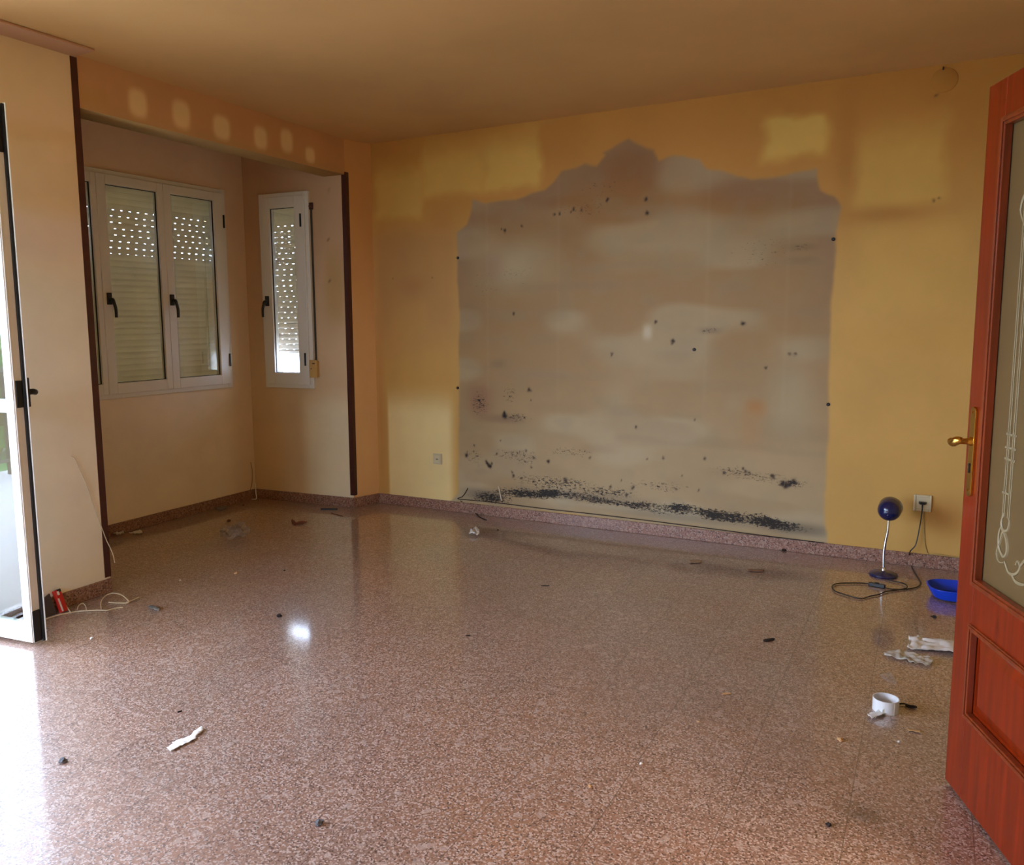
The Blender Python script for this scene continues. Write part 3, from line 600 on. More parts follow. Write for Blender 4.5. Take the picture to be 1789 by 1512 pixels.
hb = leaf_part(MB().box(LW_-.03, LW_+.012, .060, .075, 1.05, 1.175), 'handle', M_black, bevel=.003)
MB().tube([(LW_-.01, .07, 1.112), (LW_-.01, .105, 1.112), (LW_-.02, .125, 1.108)], .013, 10).build('lever', M_black, hb, smooth=True)
bpy.data.objects.remove(lf)

# ------------------------------------------------------------------ wooden door
E0 = Vector((.094, 2.731)); DD = Vector((.355, -.935)).normalized()
# local x runs from the free edge to the hinge; local -y is the visible face side
dang = math.atan2(DD.y, DD.x)
t = thing('door_2', 'varnished reddish wooden door with frosted glass, open at the right edge', 'door', (E0.x, E0.y, 0), dang, kind='structure')
DW, DT = .72, .038
# y axis of the frame = rot90 of x: (.935,.355) = away from the camera, so the visible face is y = 0
mb = MB(); mb.box(0, .103, 0, DT, .010, 2.012); mb.box(DW-.103, DW, 0, DT, .010, 2.012)
mb.box(.103, DW-.103, 0, DT, .010, .262); mb.box(.103, DW-.103, 0, DT, .530, .650); mb.box(.103, DW-.103, 0, DT, 1.905, 2.012)
mb.build('leaf_frame', M_wood, t, bevel=.003)
def mould_frame(x0, x1, z0, z1, nm, wv=.022, d=.008):
    m = MB()
    m.frame(x0, x1, z0, z1, wv, -d, .012); m.frame(x0+.004, x1-.004, z0+.004, z1-.004, wv*.5, -d-.004, -d)
    return m.build(nm, M_wood2, t, bevel=.003)
mould_frame(.098, DW-.098, .645, 1.910, 'moulding', .024); mould_frame(.098, DW-.098, .257, .535, 'moulding', .020, .006)
mb = MB(); mb.box(.103, DW-.103, .014, .024, .262, .530)
x0, x1, z0, z1 = .125, DW-.125, .285, .508; i_ = .035
mb.add([(x0,.014,z0),(x1,.014,z0),(x1,.014,z1),(x0,.014,z1),(x0+i_,.004,z0+i_),(x1-i_,.004,z0+i_),(x1-i_,.004,z1-i_),(x0+i_,.004,z1-i_)],
    [(0,1,5,4),(1,2,6,5),(2,3,7,6),(3,0,4,7),(4,5,6,7)])
mb.build('raised_panel', M_wood, t)
gp = MB().box(.105, DW-.105, .014, .020, .652, 1.903).build('glass_pane', M_frost, t)
ec = MB()
for x in (.205, .214, .232, .241): ec.box(x, x+.0045, .0125, .0138, .87, 1.66)
for z, x0, x1 in ((1.085, .196, .252), (1.05, .196, .252), (1.02, .196, .252), (.93, .196, .236)): ec.box(x0, x1, .0125, .0138, z, z+.006)
def scroll(pts, r=.0045): ec.tube([(x, .0135, z) for x, z in pts], lambda q: r*(.35+.65*math.sin(math.pi*min(1, q+.08))), 6, 5)
def mir(p): return [(DW-x, z) for x, z in p]
for f in (lambda p: p, mir):
    scroll(f([(.215, .88), (.205, .855), (.215, .835), (.240, .84), (.245, .865), (.23, .872)]))
    scroll(f([(.21, .85), (.195, .82), (.20, .785), (.225, .765), (.245, .78), (.24, .81), (.22, .83), (.205, .80), (.19, .765), (.205, .745), (.23, .75)]))
    scroll(f([(.235, .755), (.255, .735), (.275, .732), (.30, .742), (.315, .762), (.30, .775), (.29, .762)]))
    scroll(f([(.27, .735), (.30, .72), (.34, .725), (.36, .74)])); scroll(f([(.215, 1.62), (.19, 1.66), (.21, 1.70), (.26, 1.72), (.31, 1.715), (.36, 1.73)]))
    scroll(f([(.31, .76), (.335, .785), (.352, .78), (.345, .765)]))
ec.build('etched_pattern', M_etch, gp)
hp_ = MB(); n = 14
hp_.prism_y([(.044+.0155*math.cos(a), 1.130+.013*math.sin(a)) for a in np.linspace(0, math.pi, n)]+[(.044+.0155*math.cos(a), .900+.013*math.sin(a)) for a in np.linspace(math.pi, 2*math.pi, n)], -.007, 0)
plate = hp_.build('handle_plate', M_brass, t, bevel=.002)
MB().lathe([(.013, 0), (.011, .008), (.0085, .014), (.0085, .030)], (.044, -.006, 1.045), (0, -1, 0), 16).tube([(.044, -.030, 1.045), (.041, -.036, 1.047), (.032, -.041, 1.044), (.020, -.044, 1.038), (.008, -.046, 1.042)], lambda q: .0080+.0045*math.sin(q*math.pi*.9), 12).build('lever', M_brass, plate, smooth=True)
MB().box(.040, .048, -.0085, -.006, .955, .975).lathe([(.005, 0), (.005, .0025)], (.044, -.006, .978), (0, -1, 0), 12).build('keyhole', M_black, plate)
MB().lathe([(.0035, 0), (.003, .0025)], (.044, -.007, 1.128), (0, -1, 0), 10).lathe([(.0035, 0), (.003, .0025)], (.044, -.007, .905), (0, -1, 0), 10).build('screw', M_brass, plate)
MB().box(-.0015, .0005, .009, .029, .93, 1.12).build('latch_plate', M_brass, t)
for z in (.25, 1.0, 1.75): MB().lathe([(.007, 0), (.007, .09)], (DW+.006, .019, z), (0, 0, 1), 12).build('hinge', M_brass, t)
mb = MB(); mb.box(.40, .47, 1.22, 1.30, 0, 2.08); mb.box(.40, .47, 2.05, 2.10, 0, 2.08) if False else None
MB().box(.445, .70, 1.27, 1.295, 0, 2.04).box(.445, .70, 2.048, 2.075, 0, 2.04).box(.445, .70, 1.27, 2.075, 2.035, 2.065).build('trim_4', M_wood)
structure(bpy.data.objects['trim_4'], 'wooden door lining in the right wall opening', 'trim')

# ------------------------------------------------------------------ things on the walls
def wall_thing(name, W, s, z, label, cat, group=None):
    a, ang, ln = W; c, d = math.cos(ang), math.sin(ang)
    return thing(name, label, cat, (a.x+c*s, a.y+d*s, z), ang, group)
s_, z_ = [(0.540, 0.384)][0]
t = wall_thing('light_switch', W_back, s_, z_, 'small ivory switch plate low on the wall left of the mouldy patch', 'switch')
MB().frame(-.037, .037, -.040, .040, .010, -.010, 0).build('plate', M_socket, t, bevel=.003)
MB().box(-.027, .027, -.012, -.001, -.030, .030).build('rocker', M_socket, t, bevel=.002)
MB().box(-.010, .010, -.0135, -.0125, -.003, .002).build('indicator', M_brownstrap, t)
s_, z_ = [(3.699, 0.365)][0]; SK = (s_, z_)
t = wall_thing('wall_socket', W_back, s_, z_, 'ivory wall socket above the skirting holding the black plug of the lamp', 'socket')
MB().frame(-.044, .044, -.046, .046, .012, -.016, 0).build('plate', M_socket, t, bevel=.004)
MB().box(-.033, .033, -.011, -.001, -.035, .035).build('insert', M_socket, t, bevel=.002)
for (s_, z_), lb in zip([(0.733, 1.839), (0.719, 0.916), (3.182, 1.832), (3.193, 0.895), (2.414, 1.205)], ('upper left edge of the grey patch', 'left edge of the grey patch, the lower one', 'upper right edge of the grey patch', 'right edge of the grey patch, the lower one', 'middle of the grey patch')):
    t = wall_thing('wall_plug', W_back, s_, z_, 'small dark screw hole plug at the '+lb, 'wall plug', 'wall plugs around the grey patch')
    MB().lathe([(.0105, -.001), (.0105, .004), (.006, .005), (.005, .002)], (0, 0, 0), (0, -1, 0), 12).build('collar', M_darkchip, t)
    MB().lathe([(.004, 0), (.004, .010), (.0055, .012)], (0, 0, -.001), (0, -1, 0), 8).build('screw', M_darkstick, t)
s_, z_ = [(3.685, 2.620)][0]
t = wall_thing('blanking_cover', W_back, s_, z_, 'round painted-over box cover high on the wall above the socket', 'cover plate')
MB().lathe([(.062, 0), (.062, .003), (.057, .006), (0.0001, .007)], (0, 0, 0), (0, -1, 0), 32, cap=False).build('disc', mat('painted_cover', (180, 124, 58), .9, spec=.1), t, smooth=True)
MB().box(-.012, -.004, -.012, -.004, .050, .066).build('clip', M_brown, t)

# cables
a, ang, ln = W_back
def onb(s, z, off=.004): return (P3.x+s, 5.15-off, z)
pts = [onb(s, z) for s, z in [(3.707, 0.323), (3.712, 0.233), (3.719, 0.152), (3.730, 0.104), (3.745, 0.079)]]+[onb(s, z, .014) for s, z in [(3.792, 0.086), (3.861, 0.082), (3.956, 0.078)]]
tag(MB().tube(pts, .0032, 8).build('painted_cable', mat('painted_cable_skin', (176, 150, 88), .6), smooth=True), 'thin cable painted wall colour running down from the socket', 'cable')
pts = [onb(s, z, .006) for s, z in [(0.795, 0.186), (0.771, 0.146), (0.746, 0.118), (0.712, 0.098)]]+[onb(s, z, .017) for s, z in [(0.852, 0.103), (1.039, 0.104), (1.397, 0.099), (1.817, 0.099), (2.207, 0.095), (2.572, 0.088), (2.914, 0.081), (3.204, 0.078)]]
tag(MB().tube(pts, .0028, 8).build('skirting_cable', M_darkchip, smooth=True), 'thin black cable lying along the skirting top under the mould', 'cable')
pts = [onb(s, z, .030) for s, z in [(0.746, 0.092)]]+[(x, y-.02, .03) for x, y in [(-2.964, 5.265)]]+[(x, y, .004) for x, y in [(-2.797, 5.085), (-2.689, 5.005)]]
tag(MB().tube(pts, .003, 8).build('loose_wire', M_darkchip, smooth=True), 'short dark wire hanging over the skirting at the patch corner', 'wire')
c1 = mat('white_filler', (212, 200, 176), .8)
pts = [onb(s, z, .005) for s, z in [(1.049, 0.222), (1.058, 0.181), (1.071, 0.120)]]
tag(MB().tube(pts, .005, 8).build('cable_end', c1, smooth=True), 'short pale cable end sticking out of the wall mould', 'cable')
# wire hanging on left wall
pts = [(XL+.006, -1.5+s, z) for s, z in [(4.064, 0.751), (4.084, 0.730), (4.105, 0.672), (4.132, 0.605), (4.158, 0.515), (4.184, 0.426), (4.211, 0.341)]]+[(XL+.010, 2.728, .280), (XL+.018, 2.742, .235), (XL+.022, 2.752, .195), (XL+.022, 2.758, .155)]
tag(MB().tube(pts, .0022, 8).build('hanging_wire', M_cable, smooth=True), 'thin cream wire hanging from the left wall over the brown strip', 'wire')
a, ang, ln = W_a1
pts = [(s, -.006, z) for s, z in [(2.202, 0.297), (2.216, 0.216), (2.205, 0.125), (2.182, 0.068)]]
o = MB().tube(pts, .0025, 6).build('thin_wire', mat('painted_wire', (140, 104, 66), .6), smooth=True); o.location = (a.x, a.y, 0); o.rotation_euler = (0, 0, ang)
tag(o, 'short thin wire on the alcove wall beside its inner corner', 'wire')
tag(MB().tube([(PA.x+.02, PA.y-.02, .12), (PA.x+.022, PA.y-.022, .05), (PA.x+.05, PA.y-.05, .006), (PA.x+.02, PA.y-.07, .004)], .004, 8).build('antenna_wire', M_paper, smooth=True), 'short white wire end in the alcove corner at the skirting', 'wire')

# ------------------------------------------------------------------ desk lamp with its cord
lx, ly = [(-0.179, 4.878)][0]
t = thing('desk_lamp', 'small navy blue desk lamp with chrome gooseneck on the floor by the socket', 'lamp', (lx, ly, 0))
MB().lathe([(.070, 0), (.072, .006), (.069, .013), (.050, .022), (.025, .028), (.001, .029)], n=40, cap=False).build('base', M_blue, t, smooth=True)
MB().lathe([(.013, .026), (.011, .04), (.007, .046)], n=20).build('socket_collar', M_chrome, t, smooth=True)
MB().tube([(0, 0, .04), (-.003, 0, .12), (.002, 0, .19), (.010, 0, .25), (.012, .006, .315)], .0072, 14).build('gooseneck', M_chrome, t, smooth=True)
sh = MB(); axd = Vector((.10, .92, .20)).normalized(); R_ = .058; cc = Vector((.012, .02, .360)); prof = []
for k in range(13):
    a_ = math.pi/2*k/12; prof.append((max(.0005, R_*math.sin(a_)), -R_*1.02*math.cos(a_)))
prof += [(R_*1.02, .02), (R_*1.03, .045)]
sh.lathe(prof, cc, axd, 36, cap=False)
so = sh.build('lamp_shade', M_blue, t, smooth=True); sd = so.modifiers.new('thickness', 'SOLIDIFY'); sd.thickness = .0015
MB().lathe([(.010, -.01), (.018, .005), (.026, .028), (.022, .045), (.001, .055)], cc, axd, 20, cap=False).build('bulb', M_whitepl, t, smooth=True)
cord = [onb(SK[0], SK[1]-.025, .035), onb(SK[0]-.003, SK[1]-.08, .03), onb(SK[0]-.008, SK[1]-.14, .022)]+[onb(s, z, .03) for s, z in [(3.677, 0.130)]]+[onb(s, z, .03) for s, z in [(3.651, 0.084)]]
cord += [(x, y, .005) for x, y in [(-0.058, 5.191), (-0.031, 5.000), (-0.004, 4.856), (0.000, 4.783), (-0.025, 4.707), (-0.083, 4.646), (-0.135, 4.630), (-0.167, 4.644)]]
cord2 = [(x, y, .006) for x, y in [(-0.228, 4.665), (-0.271, 4.664), (-0.337, 4.630), (-0.384, 4.595), (-0.400, 4.534), (-0.379, 4.463), (-0.333, 4.427), (-0.278, 4.397), (-0.247, 4.403), (-0.217, 4.457), (-0.181, 4.505), (-0.151, 4.571), (-0.101, 4.627), (-0.063, 4.677)]]
cord2 += [(x, y, .012) for x, y in [(-0.062, 4.709)]]+[(x, y, .006) for x, y in [(-0.084, 4.761), (-0.128, 4.771), (-0.152, 4.780)]]
M_cord = mat('dark_cord', (40, 30, 26), .45)
co = MB().tube(cord, .0033, 8).tube(cord2, .0033, 8).build('power_cord', M_cord, t, smooth=True); co.location = (-lx, -ly, 0)
(ax_, ay_), (bx_, by_) = [(-0.227, 4.655), (-0.167, 4.644)]
sw = MB().box(-.040, .040, -.012, .012, 0, .020).build('inline_switch', M_black, co, bevel=.004)
sw.location = ((ax_+bx_)/2, (ay_+by_)/2, 0); sw.rotation_euler = (0, 0, math.atan2(by_-ay_, bx_-ax_))
MB().box(-.010, .010, -.006, .006, .019, .024).build('inline_switch', M_rubber, co, bevel=.002); bpy.data.objects['inline_switch.001'].location = sw.location; bpy.data.objects['inline_switch.001'].rotation_euler = sw.rotation_euler; bpy.data.objects['inline_switch.001'].name = 'switch_slider'
pg = MB().prism([(-.020, -.011), (.020, -.011), (.013, -.040), (-.013, -.040)], -.004, .010).lathe([(.005, 0), (.0035, .022)], (0, -.032, -.003), (0, 0, -1), 10).build('plug', M_black, t, bevel=.003)
pg.location = (P3.x+SK[0]-lx, 5.15-ly, SK[1])

# ------------------------------------------------------------------ litter
rnd = random.Random(7)
def rag(pts, name, M, label, cat, h=.012, seed=1, thick=.0012, n=14, smooth=True, base=.002, group=None, sc=9.0):
    """crumpled flat piece: a polygon on the floor, gridded and wrinkled"""
    P = np.array(pts); x0, y0 = P.min(0); x1, y1 = P.max(0); c = P.mean(0); d = max(x1-x0, y1-y0)/n
    gx = np.arange(x0-d, x1+d*1.01, d); gy = np.arange(y0-d, y1+d*1.01, d)
    X, Y = np.meshgrid(gx, gy, indexing='ij'); D = polyd(X, Y, [tuple(p) for p in P])
    b = bmesh.new(); vs = {}
    dm = max(D.max(), 1e-4)
    Z = base+h*np.abs(vnoise(X*1.0+5, Y+5, sc/ max(x1-x0, y1-y0), seed)-.5)*1.6+h*.5*vnoise(X+3, Y+3, 2.3*sc/max(x1-x0, y1-y0), seed+5)
    # snap border vertices to the outline
    for i in range(X.shape[0]):
        for j in range(X.shape[1]):
            x, y = X[i, j], Y[i, j]
            if D[i, j] < -d*0.9: continue
            if D[i, j] < d*.35:
                best = None
                for k in range(len(P)):
                    a = P[k]; e = P[(k+1) % len(P)]-a; tt = np.clip(((x-a[0])*e[0]+(y-a[1])*e[1])/(e@e+1e-12), 0, 1); q = a+tt*e; dd = (q[0]-x)**2+(q[1]-y)**2
                    if best is None or dd < best[0]: best = (dd, q)
                x, y = best[1]
            vs[i, j] = b.verts.new((x-c[0], y-c[1], Z[i, j]))
    for i in range(X.shape[0]-1):
        for j in range(X.shape[1]-1):
            q = [(i, j), (i+1, j), (i+1, j+1), (i, j+1)]
            if all(k in vs for k in q) and D[i:i+2, j:j+2].max() > 0:
                try: b.faces.new([vs[k] for k in q])
                except Exception: pass
    bmesh.ops.remove_doubles(b, verts=b.verts, dist=d*.02)
    lv = [v for v in b.verts if not v.link_faces]; bmesh.ops.delete(b, geom=lv, context='VERTS')
    me = bpy.data.meshes.new(name); b.to_mesh(me); b.free(); me.materials.append(M)
    o = bpy.data.objects.new(name, me); COL.objects.link(o); o.location = (c[0], c[1], 0)
    for p in me.polygons: p.use_smooth = smooth
    sd = o.modifiers.new('thickness', 'SOLIDIFY'); sd.thickness = thick; sd.offset = 1
    return tag(o, label, cat, group)
rag([(-2.151, 1.753), (-2.149, 1.779), (-2.163, 1.785), (-2.158, 1.792), (-2.148, 1.832), (-2.143, 1.852), (-2.156, 1.876), (-2.156, 1.908), (-2.143, 1.906), (-2.130, 1.886), (-2.123, 1.854), (-2.111, 1.843), (-2.112, 1.824), (-2.117, 1.788), (-2.119, 1.741)], 'paper_strip', M_paper, 'torn white paper strip in the middle of the bright left floor', 'paper', h=.006, n=26, sc=7)
rag([(-0.034, 3.957), (-0.012, 3.947), (0.008, 3.979), (0.021, 3.949), (0.082, 3.967), (0.133, 3.972), (0.164, 4.002), (0.160, 3.834), (0.081, 3.820), (-0.036, 3.799), (-0.029, 3.858)], 'plastic_strip', M_whitepl, 'crumpled white plastic strip reaching behind the wooden door', 'plastic strip', h=.016, n=24, seed=4, sc=5)
rag([(-0.118, 3.701), (-0.096, 3.733), (-0.061, 3.758), (-0.027, 3.749), (0.011, 3.749), (0.024, 3.730), (0.053, 3.732), (0.063, 3.698), (0.045, 3.639), (0.015, 3.648), (-0.003, 3.638), (-0.020, 3.649), (-0.083, 3.667), (-0.115, 3.676)], 'plastic_wrap', M_wrap, 'flattened see-through plastic wrap in front of the white plastic strip', 'plastic wrap', h=.014, n=26, seed=6, sc=7)
rag([(-4.088, 3.858), (-4.130, 3.955), (-4.072, 3.950), (-4.072, 4.019), (-3.962, 3.972), (-3.849, 3.897), (-3.804, 3.809), (-3.823, 3.753), (-3.873, 3.728), (-3.971, 3.755)], 'plastic_bag', M_bag, 'crumpled clear plastic bag on the alcove floor', 'plastic bag', h=.075, n=18, seed=8, thick=.001, sc=6)
rag([(-4.705, 3.512), (-4.687, 3.538), (-4.755, 3.604), (-4.728, 3.601), (-4.665, 3.565), (-4.639, 3.496)], 'crumpled_tissue', M_paper, 'small crumpled white scrap on the floor right beside the brown strip', 'scrap', h=.03, n=10, seed=3)
rag([(-4.650, 3.590), (-4.650, 3.658), (-4.621, 3.672), (-4.567, 3.632), (-4.599, 3.599)], 'tape_scrap', M_paper, 'thin white tape scrap below the wide window', 'scrap', h=.014, n=14, seed=5)
rag([(-2.595, 4.582), (-2.614, 4.671), (-2.612, 4.706), (-2.556, 4.651), (-2.524, 4.602), (-2.558, 4.585)], 'crumpled_paper', M_paper, 'small crumpled white paper lying in front of the mouldy wall', 'paper', h=.04, n=10, seed=9)
rag([(-3.351, 2.669), (-3.313, 2.679), (-3.261, 2.669), (-3.246, 2.650), (-3.300, 2.640)], 'foil_scrap', M_foil, 'small grey foil scrap right of the cream wire loop', 'scrap', h=.012, n=10, seed=10)
rag([(-4.696, 4.400), (-4.708, 4.480), (-4.668, 4.500), (-4.618, 4.439), (-4.621, 4.373)], 'film_scrap', M_foil, 'thin greyish film scrap below the wide window corner', 'scrap', h=.010, n=10, seed=12)
rag([(-0.129, 3.054), (-0.141, 3.076), (-0.115, 3.115), (-0.088, 3.138), (-0.077, 3.174), (-0.069, 3.144), (-0.095, 3.091), (-0.122, 3.053)], 'tape_tail', M_paper, 'torn white tape tail in front of the tape ring', 'tape', h=.010, n=14, seed=13)
rag([(-0.626, 3.018), (-0.600, 3.032), (-0.596, 3.023), (-0.623, 3.004)], 'wood_chip', M_chip, 'pale splinter left of the tape ring', 'wood chip', h=.003, n=8, seed=14)
rag([(-0.019, 3.030), (0.005, 3.038), (0.029, 3.038), (0.026, 3.023), (-0.011, 3.021)], 'wood_chip', M_chip, 'pale splinter below the tape ring', 'wood chip', h=.004, n=8, seed=15)
rag([(-1.189, 4.675), (-1.113, 4.701), (-1.102, 4.656), (-1.163, 4.612)], 'plaster_flake', mat('pale_flake', (168, 140, 112), .8), 'flat pale plaster flake in front of the mould band', 'plaster flake', h=.006, n=10, seed=16)
rag([(-0.850, 4.649), (-0.762, 4.671), (-0.759, 4.637), (-0.834, 4.610)], 'plaster_flake', mat('dull_flake', (140, 108, 84), .8), 'dull flat plaster flake further right before the skirting', 'plaster flake', h=.006, n=10, seed=17)
rag([(-0.125, 3.470), (-0.084, 3.504), (-0.071, 3.469), (-0.057, 3.408), (-0.068, 3.401), (-0.102, 3.423)], 'film_scrap', M_bag, 'faint clear film scrap between the plastic wrap and the tape ring', 'scrap', h=.004, n=10, seed=18)
# tape ring
x_, y_ = [(-0.086, 3.159)][0]
t = thing('tape_roll', 'white open tape ring standing on the floor near the wooden door', 'tape roll', (x_, y_, 0))
ring = MB().lathe([(.043, 0), (.043, .046), (.0405, .046), (.0405, 0), (.043, 0)], n=40, cap=False)
ring.build('ring', M_whitepl, t, smooth=True)
MB().add([(.030, -.0325, .0), (-.008, -.045, 0), (-.008, -.045, .018), (.030, -.0325, .044)], [(0, 1, 2, 3)]).build('tape_end', mat('yellowed_tape', (226, 212, 190), .5), t)
pts = [(x, y, .006) for x, y in [(-0.046, 3.220), (-0.028, 3.230), (-0.013, 3.223), (0.005, 3.227), (0.009, 3.219), (-0.009, 3.210), (-0.024, 3.217)]]
tag(MB().tube(pts, .003, 6).build('wire_scrap', M_darkchip, smooth=True), 'curled dark wire scrap right of the tape ring', 'wire')
def stick(name, p, q, r, M, label, cat='stick', flat=.5):
    (x0, y0), (x1, y1) = p, q; v = Vector((x1-x0, y1-y0, 0)); nn = Vector((-v.y, v.x, 0)).normalized()*r
    pts = [(x0, y0), (x0+v.x*.1+nn.x, y0+v.y*.1+nn.y), (x1-v.x*.1+nn.x*.8, y1-v.y*.1+nn.y*.8), (x1, y1), (x1-v.x*.15-nn.x, y1-v.y*.15-nn.y), (x0+v.x*.1-nn.x*.9, y0+v.y*.1-nn.y*.9)]
    return tag(MB().prism(pts, .0005, r*2*flat).build(name, M, bevel=r*.2), label, cat)
stick('metal_bar', *[(-3.963, 4.745), (-3.847, 4.803)], .011, M_darkstick, 'short dark bar on the floor in front of the return wall')
stick('bark_piece', *[(-0.582, 3.612), (-0.544, 3.661)], .008, M_darkchip, 'short dark stick on the open floor left of the plastic wrap')
stick('twig', *[(-3.822, 4.691), (-3.671, 4.646)], .004, M_leaf, 'thin twig next to the short dark bar', 'twig')
stick('splinter', *[(-1.754, 3.866), (-1.714, 3.887)], .003, M_darkchip, 'tiny dark splinter in the middle of the floor', 'splinter')
stick('splinter', *[(-2.322, 1.949), (-2.318, 1.966)], .004, M_darkchip, 'tiny dark splinter above the torn paper strip', 'splinter')
stick('splinter', *[(-1.761, 3.069), (-1.744, 3.085)], .003, M_darkchip, 'tiny dark splinter in the floor centre nearest the viewer', 'splinter')
# dry leaf with two lobes
x_, y_ = [(-3.832, 4.319)][0]
t = thing('dry_leaf', 'curled dry brown leaf on the alcove floor', 'leaf', (x_, y_, 0), .3)
MB().tube([(-.05, .05, .012), (-.02, .01, .006), (0, -.02, .004), (.01, -.045, .004)], lambda q: .012*math.sin(math.pi*min(1, q*.8+.15))+.002, 6).build('lobe', M_leaf, t, smooth=True)
MB().tube([(0, -.015, .004), (.035, .01, .010), (.075, .015, .016)], lambda q: .010*math.sin(math.pi*min(1, q*.8+.15))+.002, 6).build('lobe', M_leaf, t, smooth=True)
MB().tube([(-.01, -.01, .004), (-.06, .07, .018)], .002, 6, 1).build('stem', M_leaf, t)
def clump(name, p, r, M, label, cat, seed, fl=.6):
    rr = random.Random(seed); b = bmesh.new(); bmesh.ops.create_icosphere(b, subdivisions=2, radius=r)
    for v in b.verts:
        v.co *= .7+.6*rr.random(); v.co.z = max(v.co.z*fl+r*fl*.75, 0.0)
    me = bpy.data.meshes.new(name); b.to_mesh(me); b.free(); me.materials.append(M); o = bpy.data.objects.new(name, me); COL.objects.link(o); o.location = (p[0], p[1], 0)
    return tag(o, label, cat)
for pr, r, M, nm, lb in zip([(-2.381, 1.537), (-1.436, 1.668), (-2.672, 2.869), (-4.318, 4.167), (-0.728, 5.140), (0.066, 4.279), (-0.205, 2.848), (-3.360, 3.275), (-0.187, 2.332), (-3.503, 2.228), (-3.227, 2.263), (-3.152, 3.442), (-0.651, 2.758), (0.054, 4.290), (-3.541, 3.042), (-0.036, 2.930), (-0.837, 2.199), (-0.741, 2.396), (-4.590, 4.584), (-2.493, 4.800)],
    (.013,.012,.013,.012,.014,.010,.010,.010,.008,.006,.008,.006,.004,.005,.006,.004,.006,.006,.008,.007),
    (M_fluff,M_fluff,M_darkchip,M_leaf,M_darkchip,M_darkchip,M_chip,M_chip,M_darkchip,M_paper,M_paper,M_darkchip,M_chip,M_darkchip,M_paper,M_paper,M_chip,M_paper,M_leaf,M_darkchip),
    ('dust_ball','dust_ball','grit_crumb','leaf_crumb','mould_crumb','grit_crumb','plaster_crumb','plaster_crumb','grit_crumb','paper_crumb','paper_crumb','grit_crumb','plaster_crumb','grit_crumb','paper_crumb','paper_crumb','plaster_crumb','paper_crumb','leaf_crumb','grit_crumb'),
    ('grey dust ball at the far left of the bright floor','grey dust ball at the bottom edge left of centre','black crumb beside the bright reflection on the floor','brown crumb behind the clear plastic bag','black crumb lying at the skirting under the mould','dark crumb in front of the blue dustpan','pale brown crumb below and left of the tape ring','small pale crumb on the alcove floor before the plastic bag','dark crumb beside the stain at the lower right','tiny white crumb near the balcony door corner','white crumb on the floor below the cream wire','tiny dark crumb before the short dark bar','tiny pale crumb in the floor right of centre','second dark crumb in front of the blue dustpan','tiny white crumb right of the brown strip foot','tiny white crumb below the splinter by the wooden door','small pale crumb near the bottom centre','tiny white crumb right of the floor centre','dark brown crumb near the alcove corner','black crumb under the loose wire')):
    clump(nm, pr, r, M, lb, 'crumb' if 'ball' not in nm else 'dust', hash(lb) % 97 if False else len(lb))
# cream wire on the floor
pts = [(x, y, z) for (x, y), z in zip([(-3.640, 2.279), (-3.637, 2.332), (-3.631, 2.387), (-3.605, 2.445), (-3.569, 2.482), (-3.525, 2.514), (-3.480, 2.537), (-3.471, 2.570), (-3.447, 2.600)], (.004,)*9)]
p2 = [(x, y, z) for (x, y), z in zip([(-3.522, 2.534), (-3.596, 2.589), (-3.638, 2.644), (-3.635, 2.686), (-3.580, 2.694), (-3.516, 2.678), (-3.479, 2.659), (-3.505, 2.636), (-3.577, 2.618)], (.004, .010, .018, .022, .020, .012, .006, .005, .004))]
p3 = [(x, y, z) for (x, y), z in zip([(-3.494, 2.661), (-3.490, 2.692), (-3.490, 2.731)], (.004, .006, .010))]
p4 = [(x, y, z) for (x, y), z in zip([(-3.736, 2.478), (-3.672, 2.456), (-3.605, 2.427)], (.02, .012, .004))]
p5 = [(x, y, z) for (x, y), z in zip([(-3.621, 2.473), (-3.651, 2.504), (-3.648, 2.524), (-3.613, 2.514), (-3.581, 2.494)], (.004, .012, .016, .010, .004))]
tag(MB().tube(pts, .0030, 8).tube(p2, .0028, 8).tube(p3, .0028, 8).tube(p4, .0030, 8).tube(p5, .0022, 8).build('coiled_wire', M_cable, smooth=True), 'loosely coiled cream wire on the floor beside the left wall', 'wire')
# red packet leaning on the skirting
x_, y_ = [(-3.668, 2.395)][0]
t = thing('red_packet', 'small red packet leaning upright on the left wall skirting', 'packet', (XL+.056, 2.43, 0), .12)
mb = MB().box(-.012, .012, -.017, .017, .0, .112); bx = mb.build('box', M_red, t, bevel=.002); bx.rotation_euler = (0, math.radians(-22), 0)
l_ = MB().box(.0122, .0130, -.017, -.008, .004, .070).build('label_panel', M_paper, bx)
l_ = MB().box(-.0125, .0125, -.006, .0172, .098, .114).build('cap', M_darkstick, bx, bevel=.002)
MB().box(.0122, .0132, -.010, .002, .086, .104).build('label_panel', M_paper, bx)
t = thing('metal_wedge', 'dark triangular offcut behind the red packet by the balcony door', 'offcut', (XL+.028, 2.285, 0), 0)
MB().add([(.0, -.12, 0), (.0, .11, 0), (.026, .11, 0), (.026, -.12, 0), (-.012, .10, .10), (-.004, .10, .10)], [(0, 1, 2, 3), (0, 4, 1), (3, 2, 5), (0, 3, 5, 4), (1, 4, 5, 2)]).build('body', mat('grey_offcut', (70, 56, 52), .6), t)
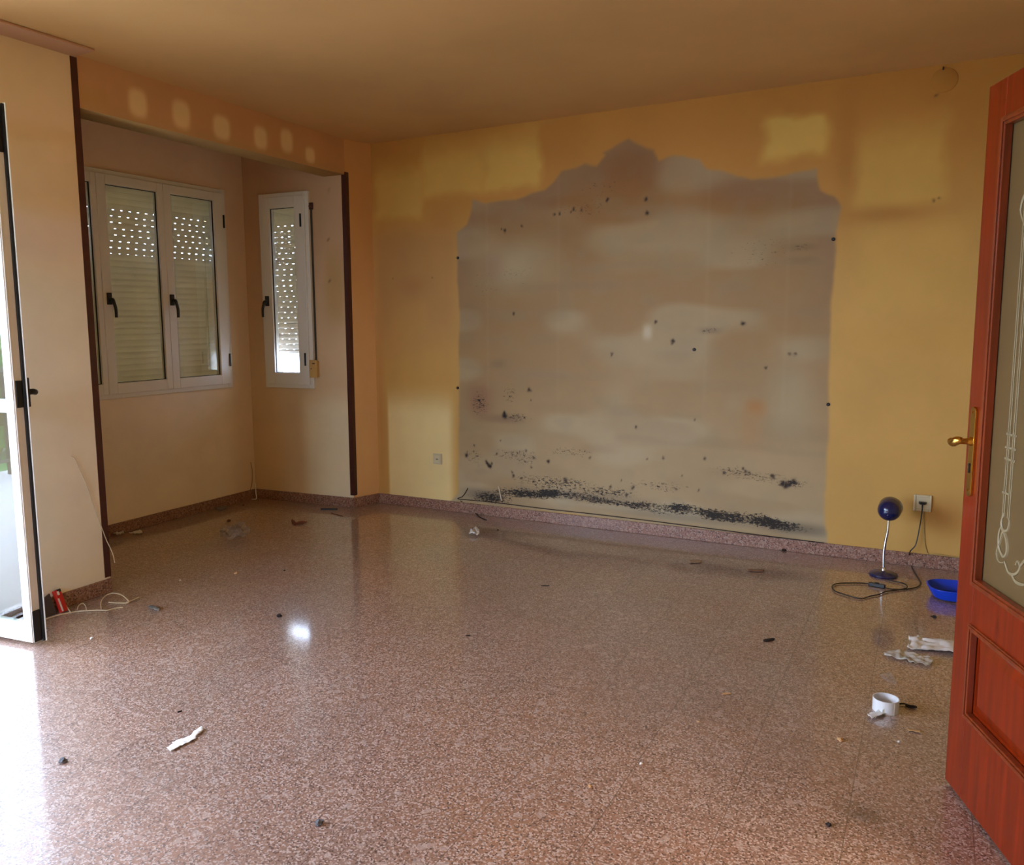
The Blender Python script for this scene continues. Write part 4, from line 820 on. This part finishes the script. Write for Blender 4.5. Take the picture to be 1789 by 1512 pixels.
# dustpan
x_, y_ = [(0.163, 4.635)][0]
t = thing('dustpan', 'bright blue plastic dustpan partly hidden behind the wooden door', 'dustpan', (x_, y_, 0), math.radians(8))
mb = MB(); n = 20; vs = []; fs = []
prof = [(0.0, .004), (.55, .006), (.86, .012), (.97, .036), (1.04, .062), (1.10, .060)]
for (k, z) in prof:
    for i in range(n+1):
        a_ = math.pi*2*i/n; vs.append((.125*k*math.copysign(abs(math.cos(a_))**.7, math.cos(a_)), .105*k*math.copysign(abs(math.sin(a_))**.7, math.sin(a_)), z))
for j in range(len(prof)-1):
    for i in range(n): fs.append((j*(n+1)+i, j*(n+1)+i+1, (j+1)*(n+1)+i+1, (j+1)*(n+1)+i))
mb.add(vs, fs); o = mb.build('tray', M_pan, t, smooth=True); sd = o.modifiers.new('thickness', 'SOLIDIFY'); sd.thickness = .003
MB().tube([(.12, 0, .055), (.17, 0, .06), (.25, 0, .065)], lambda q: .012+.004*q, 12).build('handle', M_pan, t, smooth=True)

# ------------------------------------------------------------------ terrace outside
structure(MB().box(-7.2, -3.96, -5.5, 2.60, -.16, -.02).build('floor_terrace', M_concrete), 'pale terrace floor outside the balcony door', 'floor')
structure(MB().box(-3.96, XL, -1.17, 2.03, -.10, .0).build('threshold', M_concrete), 'pale door threshold', 'threshold')
bpy.data.objects['threshold'].name = 'trim_5'
t = thing('terrace_railing', 'dark metal terrace railing seen through the balcony door', 'railing', (-7.0, -1.4, -.02))
MB().box(-.02, .02, -4.0, 3.9, .98, 1.02).build('top_rail', M_rail, t)
MB().box(-.015, .015, -4.0, 3.9, .12, .15).build('bottom_rail', M_rail, t)
m0 = MB()
for k in range(44): y = -3.9+k*.175; m0.box(-.008, .008, y-.008, y+.008, .15, .98)
m0.build('balusters', M_rail, t)
for y in (-4, 0, 3.9): MB().box(-.02, .02, y-.02, y+.02, 0, 1.0).build('post', M_rail, t)
b = bmesh.new(); bmesh.ops.create_grid(b, x_segments=60, y_segments=30, size=1)
hr = random.Random(3)
for v in b.verts:
    x, y = v.co.x, v.co.y; v.co = Vector((-9.2+.5*hr.random(), 5*x-1.5, .1+.75*(y+1)+.2*hr.random()))
me = bpy.data.meshes.new('hedge'); b.to_mesh(me); b.free(); me.materials.append(M_green); o = bpy.data.objects.new('hedge', me); COL.objects.link(o)
sd = o.modifiers.new('thickness', 'SOLIDIFY'); sd.thickness = .6
tag(o, 'green hedge beyond the terrace railing', 'hedge')
structure(MB().box(-30, -7.2, -20, 15, -.3, -.2).box(-7.2, 6, -20, -5.6, -.3, -.2).box(-3.9, 6, -5.6, -1.8, -.3, -.2).build('ground', M_green), 'grassy ground beyond the terrace', 'ground')
